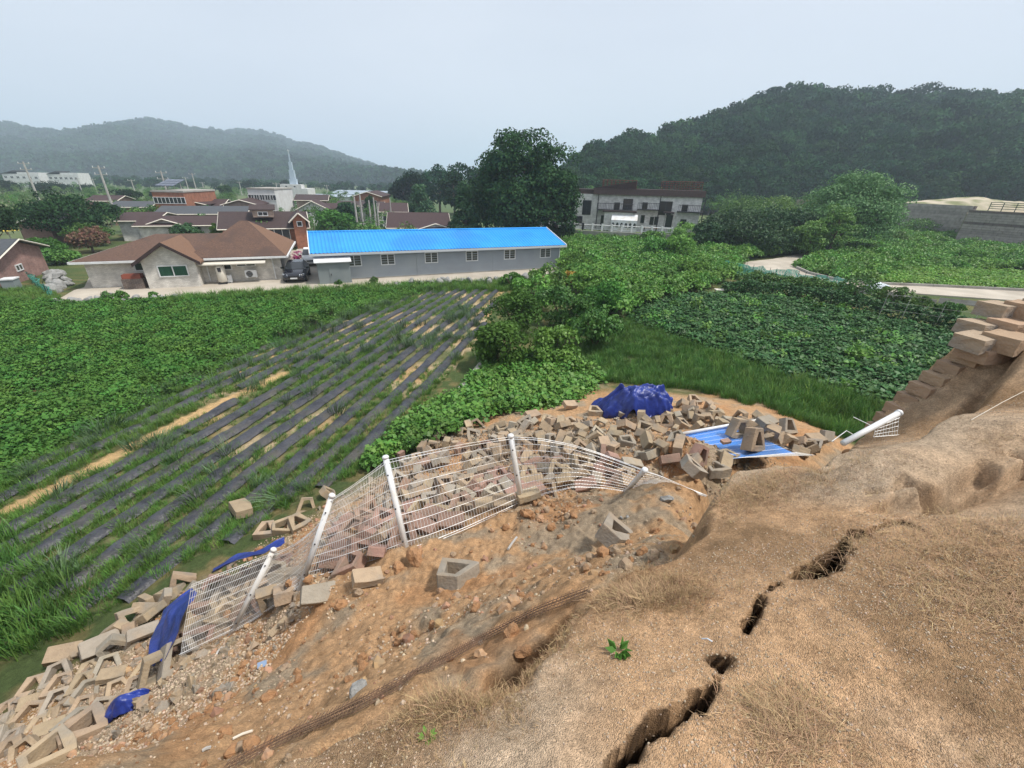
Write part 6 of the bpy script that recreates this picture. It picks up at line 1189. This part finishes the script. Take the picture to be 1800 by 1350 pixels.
# blue sheeted fence panel lying on the rubble
BS = mat('blue_sheet', (.03,.19,.62), (.04,.23,.68), 4, .45, spec=.4, c3=(.05,.16,.42), sc3=1.4)
fp = empty('blue_fence_panel', P(1260, 780, 2.15), 0, 'white mesh fence panel backed with bright blue sheet lying flat on the rubble', 'fence panel'); po_ = np.array(fp.location)
c = [P(1197,766,2.0), P(1283,808,2.35), P(1400,797,2.45), P(1283,748,1.95)]     # left-near, near, right, far
g = MB(); a = P(1196,763,2.1); b = P(1335,738,2.0); g.tube([a-po_, b-po_], .045, 14); po = g.build('post', MT['white_paint'], fp, True); dd_ = (a-b)/np.linalg.norm(a-b); g = MB(); g.tube([a-po_, a+dd_*.05-po_], .052, 14); g.build('cap', MT['white_paint'], po)
n = 16; V = []; 
for i in range(n+1):
    for j in range(n+1):
        u, v = i/n, j/n; p = (c[0]*(1-u)+c[1]*u)*(1-v)+(c[3]*(1-u)+c[2]*u)*v; V.append(p-po_+np.array([0, 0, .02*math.sin(u*7+v*4)]))
Q = [(i*(n+1)+j, (i+1)*(n+1)+j, (i+1)*(n+1)+j+1, i*(n+1)+j+1) for i in range(n) for j in range(n)]
link('sheet', np_mesh('sheet', V, Q, [BS], True), fp)
up = np.array([0, 0, .035]); mesh_panel(fp, lerpf(c[0]-po_+up, c[3]-po_+up), lerpf(c[1]-po_+up, c[2]-po_+up), 24, 9, wr=.002, rim=False)
mesh_panel(fp, lerpf(c[1]-po_+up, c[1]+(c[2]-c[1])*.1-po_+up), lerpf(c[2]-po_+up, P(1432,800,2.4)-po_), 12, 12, wr=.0026, rim=False)
def lay(px, py, z, rot, c_, k, label, sc=1.1): block(P(px, py, z), rot, c_, k, label, 'blocks lying on the blue panel', sc)
lay(1275,778,2.4,(.05,0,.3),2,2,'leftmost small reddish brick piece on the blue panel',.55); lay(1322,781,2.45,(.05,.1,.8),0,2,'small flat tan piece on the blue panel, middle',.55)
lay(1298,752,2.35,(1.35,.2,.3),0,0,'back left block of the big pile on the blue panel',1.2); lay(1352,760,2.45,(1.2,-.3,2.6),0,0,'back right block of the big pile on the blue panel',1.2); lay(1325,772,2.62,(1.2,.25,.5),0,1,'front A shaped hollow block of the pile on the blue panel',1.3); lay(1345,745,2.6,(.2,.1,.5),1,2,'flat grey slab on top of the pile on the blue panel',1.2); lay(1312,745,2.3,(.4,.5,1.4),0,1,'hollow block at the rear of the pile on the blue panel',1.15)
one(1381,756,(.9,.2,.3),1,0,'grey hollow block standing between blue panel and grass',.14,1.1); one(1446,771,(1.2,.3,.4),1,2,'light grey broken block farthest right by the grass',.12,1.2); one(1428,780,(.2,.1,.3),0,2,'tan block lying under the light grey broken one',.1,1.3)
# blue tarpaulins
p = hit(1112, 722); blob_sheet('tarpaulin', p[0], p[1]+.05, 2.75, 1.5, .8, .05, MT['tarp'], 'crumpled dark blue tarpaulin heap on the grass edge behind the rubble', 'tarpaulin', 3, 110, .17)
def strip_sheet(name, left, right, m, label, n=40, w=14, wr=.03, seed=1):
    L_ = polyf(left); R_ = polyf(right); V = []
    for i in range(n+1):
        for j in range(w+1): u, v = i/n, j/w; p = L_(u)*(1-v)+R_(u)*v; z = max(p[2], gz(p[0], p[1])+.03); V.append((p[0], p[1], z+wr*fbm(np.array([u*2.]), np.array([v*6.]), .6, seed, 3)[0]*2+wr*math.sin(v*14+u*3)*.5))
    Q = [(i*(w+1)+j, i*(w+1)+j+1, (i+1)*(w+1)+j+1, (i+1)*(w+1)+j) for i in range(n) for j in range(w)]
    o = link(name, np_mesh(name, V, Q, [m], True)); return tag(o, label, 'tarpaulin')
strip_sheet('tarpaulin', [P(258,1172,.95), P(265,1130,.95), P(287,1072,.95), P(338,1035,1.0)], [P(292,1160,1.3), P(308,1130,1.4), P(325,1080,1.6), P(345,1040,1.6)], MT['tarp'], 'long dark blue tarpaulin strip draped beside the left end of the mesh fence')
strip_sheet('tarpaulin', [P(375,1000,1.0), P(420,975,1.0), P(460,965,1.1), P(500,945,1.1)], [P(372,1008,1.4), P(420,985,1.5), P(465,975,1.6), P(500,952,1.3)], MT['tarp'], 'blue tarpaulin edge behind the top of the leftmost post', w=8)
p = hit(222, 1248); blob_sheet('tarpaulin', p[0], p[1], .62, .32, .12, .3, MT['tarp'], 'small crumpled blue tarpaulin scrap low on the left slope', 'tarpaulin', 8, 40, .09)
# concrete kerb beam between plastic rows and the vines
a = P(800, 700, .15); b = P(852, 635, .15); L_ = np.linalg.norm(b-a); g = MB(); g.box(0, L_, -.12, .12, -.3, .14); o = g.build('concrete_kerb', MT['concrete']); o.location = tuple(a); o.rotation_euler = (0, 0, math.atan2(b[1]-a[1], b[0]-a[0])); tag(o, 'grey concrete kerb beam between the plastic rows and the hedge', 'kerb')
# rusty wire mesh strip on the slope
RW = mat('rusty_wire', (.10,.065,.045), (.15,.09,.06), 20, .8)
ws = empty('wire_strip', (0, 0, 0), 0, 'long rusty brown welded wire strip lying on the slope below the lip', 'wire mesh')
ctr = [(400,1362),(520,1300),(640,1248),(760,1182),(850,1130),(940,1085),(1030,1052)]; base = [hit(*q) for q in ctr]; base = [b+np.array([0, 0, .03]) for b in base]; cf = polyf(base); 
for layer, (off, lift) in enumerate(((0, .02), (.012, .035))):
    g = MB(); N_ = 90; offs = [(-.025, 0), (0, .008), (.025, .006)]
    for ox, oz in offs: 
        pts_ = []
        for i in range(0, N_+1, 3): q = cf(i/N_); q = q+np.array([ox*.55+off*.5, ox*.9+off, 0]); q[2] = max(q[2], gz(q[0], q[1])+.01)+oz+lift*(.6+.5*vnoise(i*.12, layer*4., 1, 3)); pts_.append(q)
        g.tube(pts_, .0028, 4, cap=False)
    for i in range(0, N_+1):
        u = i/N_; q = cf(u); a_ = q+np.array([-.016+off*.5, -.03+off, lift]); b_ = q+np.array([.016+off*.5, .033+off, lift+.015]); a_[2] = max(a_[2], gz(a_[0], a_[1])+lift*.8); b_[2] = max(b_[2], gz(b_[0], b_[1])+lift*.9); g.tube([a_, b_], .002, 3, cap=False)
    g.build('wire_layer', RW, ws)
# grey stick, string on the block, litter
def stick(px0, py0, px1, py1, r_, m, label, name='stick', cat='stick', dz=.02, mid=None):
    a, b = hit(px0, py0)+[0, 0, dz], hit(px1, py1)+[0, 0, dz]; pts_ = [a, (a+b)/2+([0, 0, .01] if mid is None else mid), b]; g = MB(); g.tube(pts_, r_, 6); return tag(g.build(name, m), label, cat)
stick(893, 968, 908, 947, .018, MT['pole'], 'short grey metal post stub lying on the orange slope', 'metal_stub', 'post stub', .03)
stick(410, 1301, 444, 1287, .010, MT['cream'], 'pale split stick on the lower slope'); stick(357, 1322, 371, 1316, .012, MT['pole'], 'short grey piece of wood left of the pale stick'); stick(1232, 1128, 1250, 1133, .003, MT['sheet_pale'], 'tiny grey blue plastic sliver near the green seedling', 'plastic_sliver', 'litter')
stick(382, 1150, 392, 1138, .014, MT['white_paint'], 'small white broken plastic piece under the leftmost post', 'plastic_piece', 'litter')
stick(1705, 742, 1800, 690, .0022, MT['cream'], 'thin pale wire lying over the soil near the standing wall', 'wire', 'wire')
g = MB(); p = hit(461, 1169); g.box(-.05,.05,-.035,.035,0,.01); o = g.build('blue_scrap', mat('faded_blue', (.2,.28,.42), None)); o.location = tuple(p+[0, 0, .01]); o.rotation_euler = (.3, .1, .5); tag(o, 'faded blue plastic scrap on the bare slope', 'litter')
# green seedlings
for px, py, s_, lab in ((1087, 1147, .055, 'small green seedling on the gravel in the middle foreground'), (751, 1298, .03, 'tiny green seedling among the dead grass at bottom')):
    p = hit(px, py); r2 = np.random.RandomState(int(px)); n = 16; a = r2.rand(n)*6.28; o = link('seedling', leaf_mesh('seedling', np.stack([np.cos(a)*.01, np.sin(a)*.01, np.full(n, .01)], 1), np.stack([np.cos(a), np.sin(a), .3+r2.rand(n)*.5], 1), s_, s_*.5, MT['leaf_kudzu'], rs=r2)); o.location = tuple(p); tag(o, lab, 'plant')
# ------------------------------------------------------------------ clods, stones, gravel, dead grass
OC = [rock_mesh('clod', 60+i, RK[2], 3, .55) for i in range(3)]; TC = [rock_mesh('stone', 70+i, RK[1], 2, .5) for i in range(3)]; GC_ = [rock_mesh('stone', 80+i, RK[0], 2, .5) for i in range(2)]
for px, py, s_, mm_, lab in ((925,905,.24,OC,'orange brown soil clod at the foot of the fourth fence post'),(560,1050,.34,TC,'large pinkish tan rock at the foot of the second fence post'),(517,1035,.26,OC,'orange clod left of the large tan rock'),(730,985,.30,OC,'orange clod below the third fence post'),(700,1000,.2,OC,'smaller orange clod left of the one below the third post'),(1172,880,.2,GC_,'dark grey rock under the fence tip'),(1078,914,.1,GC_,'leftmost of the three small grey stones near the lone block'),(1092,911,.07,GC_,'middle of the three small grey stones'),(1103,909,.06,GC_,'rightmost of the three small grey stones'),(400,1090,.26,OC,'orange clod at the foot of the leftmost post'),(1180,790,.36,OC,'brown soil lump left of the blue panel'),(600,1065,.18,OC,'brown clod right of the large tan rock'),(1330,735,.2,TC,'tan rock behind the pile on the blue panel'),(970,930,.16,OC,'brown clod on the wet slope'),(1150,935,.12,OC,'small clod near the lone block, right'),(630,1215,.12,GC_,'grey clod above the wire strip'),(790,1160,.08,OC,'orange stone beside the wire strip')):
    p = hit(px, py); o = link('soil_clod' if mm_ is OC else 'stone', mm_[rs.randint(len(mm_))]); o.location = tuple(p+np.array([0, 0, s_*.12])); o.scale = (s_, s_*.85, s_*.8); o.rotation_euler = (rs.rand(), rs.rand(), rs.rand()*6); tag(o, lab, 'rock' if mm_ is not OC else 'soil clod')
PM = [mat('pebble', (.50,.40,.295), (.36,.28,.205), 3, .9, rnd=.3), mat('pebble_orange', (.38,.23,.13), (.3,.2,.13), 3, .95, rnd=.3)]
def peb(seed, m):
    me = rock_mesh('pebble', seed, m, 1, .5); return me
C_peb = protos('pebbles', [peb(300+i, PM[0]) for i in range(4)]); C_clod = protos('clods', [rock_mesh('clod', 310+i, [PM[1], RK[2], RK[1]][i % 3], 2, .6) for i in range(5)])
def ground_scatter(name, n, region, coll, np_, smin, smax, label, cat, seed, power=3.0, zo=.2, cond=None):
    rs = np.random.RandomState(seed); x = rs.uniform(region[0], region[1], n); y = rs.uniform(region[2], region[3], n); k = cond(x, y, rs) if cond else np.ones(n, bool); x, y = x[k], y[k]; n = len(x); s_ = smin+(smax-smin)*rs.rand(n)**power
    return scatter(name, np.stack([x, y, gzv(x, y)+s_*zo], 1), rs.rand(n, 3)*6.28, s_, coll, np_, label, cat, rs)
inA = lambda x, y: inpoly(x, y, polyA)
def condA(x, y, rs): return inA(x, y) & (rs.rand(len(x)) < np.clip(.45+1.6*fbm(x, y, .8, 401, 3), .12, 1))
def condB(x, y, rs): z = gzv(x, y); return (~inA(x, y)) & (z > .25) & (rs.rand(len(x)) < np.clip(.35+1.3*fbm(x, y, .9, 403, 3), .08, 1))
ground_scatter('gravel', 130000, (-1.6, 4.6, .4, 4.6), C_peb, 4, .004, .011, 'fine pale gravel spread over the cracked ground of the plateau', 'gravel', 1, 3, .1, condA)
ground_scatter('slope_stones', 60000, (-8, 5, .8, 11.5), C_peb, 4, .008, .045, 'small pale stones strewn over the collapsed slope', 'stones', 2, 4, .15, condB)
ground_scatter('slope_clods', 15000, (-7, 4.5, .8, 9), C_clod, 5, .015, .13, 'brown soil clods broken over the slope', 'clods', 3, 4, .15, condB)
def rubbly(x, y, rs): z = gzv(x, y); return (~inA(x, y)) & (z > .3) & (z < 2.6)
ground_scatter('rubble_gravel', 45000, (-8, 7, 2.5, 12), C_peb, 4, .012, .05, 'pale crushed stone fill between the fallen blocks', 'crushed stone', 4, 2.5, .1, rubbly)
def fragm(seed):
    g = MB(); r_ = np.random.RandomState(seed); g.box(-.5, .5, -.32, .32, -.2, .2); me = g.mesh('block_fragment', BL[seed % 2]); import bmesh
    b_ = bmesh.new(); b_.from_mesh(me); bmesh.ops.subdivide_edges(b_, edges=b_.edges, cuts=1, use_grid_fill=True)
    for v in b_.verts: v.co += Vector(r_.normal(size=3)*.09)
    b_.to_mesh(me); b_.free(); return me
def fragc(x, y, rs): z = gzv(x, y); return (~inA(x, y)) & (z > .25) & (z < 2.4) & (rs.rand(len(x)) < np.clip(.5+fbm(x, y, 1.2, 405, 2), 0, 1))
ground_scatter('block_rubble', 5200, (-8, 6.5, 2.8, 12), protos('block_fragments', [fragm(i) for i in range(6)]), 6, .04, .20, 'broken chips and corners of concrete block between the fallen blocks', 'rubble', 7, 2.2, .1, fragc)
ground_scatter('near_rubble_gravel', 12000, (-8, -2.2, 2.0, 5.5), C_peb, 4, .012, .05, 'crushed stone fill around the lower left blocks', 'crushed stone', 8, 2.5, .1, rubbly)
# dead grass: patches on the plateau
def deadgrass(x, y, rs):
    d = segdist(x, y, lip); a = fbm(x, y, .7, 83, 4); return inA(x, y) & (rs.rand(len(x)) < np.clip(a*1.6-.28+np.exp(-d/.05)*.2, 0, 1))
rs4 = np.random.RandomState(6); n = 36000; x = rs4.uniform(-1.8, 5, n); y = rs4.uniform(.4, 4.5, n); k = deadgrass(x, y, rs4); x, y = x[k], y[k]
pc = P(1150,1050,6.05); pc2 = P(790,1250,6.1); pc3 = P(1330,860,6.0); ex_ = []
for c_, rx_, ry_, nn in ((pc, .14, .09, 1700), (pc2, .14, .09, 1500), (pc3, .35, .16, 1200)):
    ex_.append(np.stack([rs4.normal(size=nn)*rx_+c_[0], rs4.normal(size=nn)*ry_+c_[1]], 1))
ex_ = np.concatenate(ex_); kk_ = inA(ex_[:, 0], ex_[:, 1]); x = np.r_[x, ex_[kk_, 0]]; y = np.r_[y, ex_[kk_, 1]]; n = len(x)
scatter('dead_grass', np.stack([x, y, gzv(x, y)], 1), np.stack([rs4.normal(size=n)*.5, rs4.normal(size=n)*.5, rs4.rand(n)*6.28], 1), rs4.uniform(.3, .9, n), C_straw, 5, 'flattened dry brown dead grass matted on the plateau', 'dead grass', rs4)
ex_ = []
for c_, rx_, ry_, nn in ((P(1400,1300,6.35), .10, .07, 300), (P(1720,960,6.35), .35, .16, 900), (P(1120,1055,6.05), .07, .05, 500), (P(790,1235,6.1), .08, .04, 450), (P(1340,850,6.0), .35, .12, 700), (P(1760,1080,6.35), .18, .12, 500)):
    ex_.append(np.stack([rs4.normal(size=nn)*rx_+c_[0], rs4.normal(size=nn)*ry_+c_[1]], 1))
ex_ = np.concatenate(ex_); kk_ = inA(ex_[:, 0], ex_[:, 1]); q = ex_[kk_]; n = len(q)
scatter('long_dead_grass', np.stack([q[:, 0], q[:, 1], gzv(q[:, 0], q[:, 1])+.003], 1), np.stack([rs4.normal(size=n)*.15, rs4.normal(size=n)*.15, -.5+rs4.normal(size=n)*.8], 1), rs4.uniform(.5, 1.1, n), C_long, 4, 'long flattened strands of dry grass combed over the plateau', 'dead grass', rs4)
n = 600; t = rs4.rand(n); lp = polyf([(a, b, 0) for a, b in lip[3:13]]); q = np.array([lp(v) for v in t]); x = q[:, 0]+rs4.normal(size=n)*.03; y = q[:, 1]+rs4.normal(size=n)*.03
scatter('overhanging_roots', np.stack([x, y, gzv(x, y)], 1), np.stack([-.6+rs4.normal(size=n)*.5, rs4.normal(size=n)*.5, rs4.rand(n)*6.28], 1), rs4.uniform(.4, 1.0, n), C_straw, 5, 'dry grass and roots hanging over the broken lip', 'dead grass', rs4)

# ------------------------------------------------------------------ hazy summer air
hz = MB(); hz.box(-3200, 3200, -250, 5200, -2, 235); ho = hz.build('haze', None); ho.data.materials.clear()
hmz = bpy.data.materials.new('haze_air'); hmz.use_nodes = True; hmz.node_tree.nodes.clear(); out = hmz.node_tree.nodes.new('ShaderNodeOutputMaterial'); vol = hmz.node_tree.nodes.new('ShaderNodeVolumePrincipled')
vol.inputs['Color'].default_value = (.70, .84, 1.0, 1); vol.inputs['Density'].default_value = .00055; vol.inputs['Anisotropy'].default_value = 0.0
hmz.node_tree.links.new(vol.outputs[0], out.inputs['Volume']); ho.data.materials.append(hmz); ho['kind'] = 'stuff'
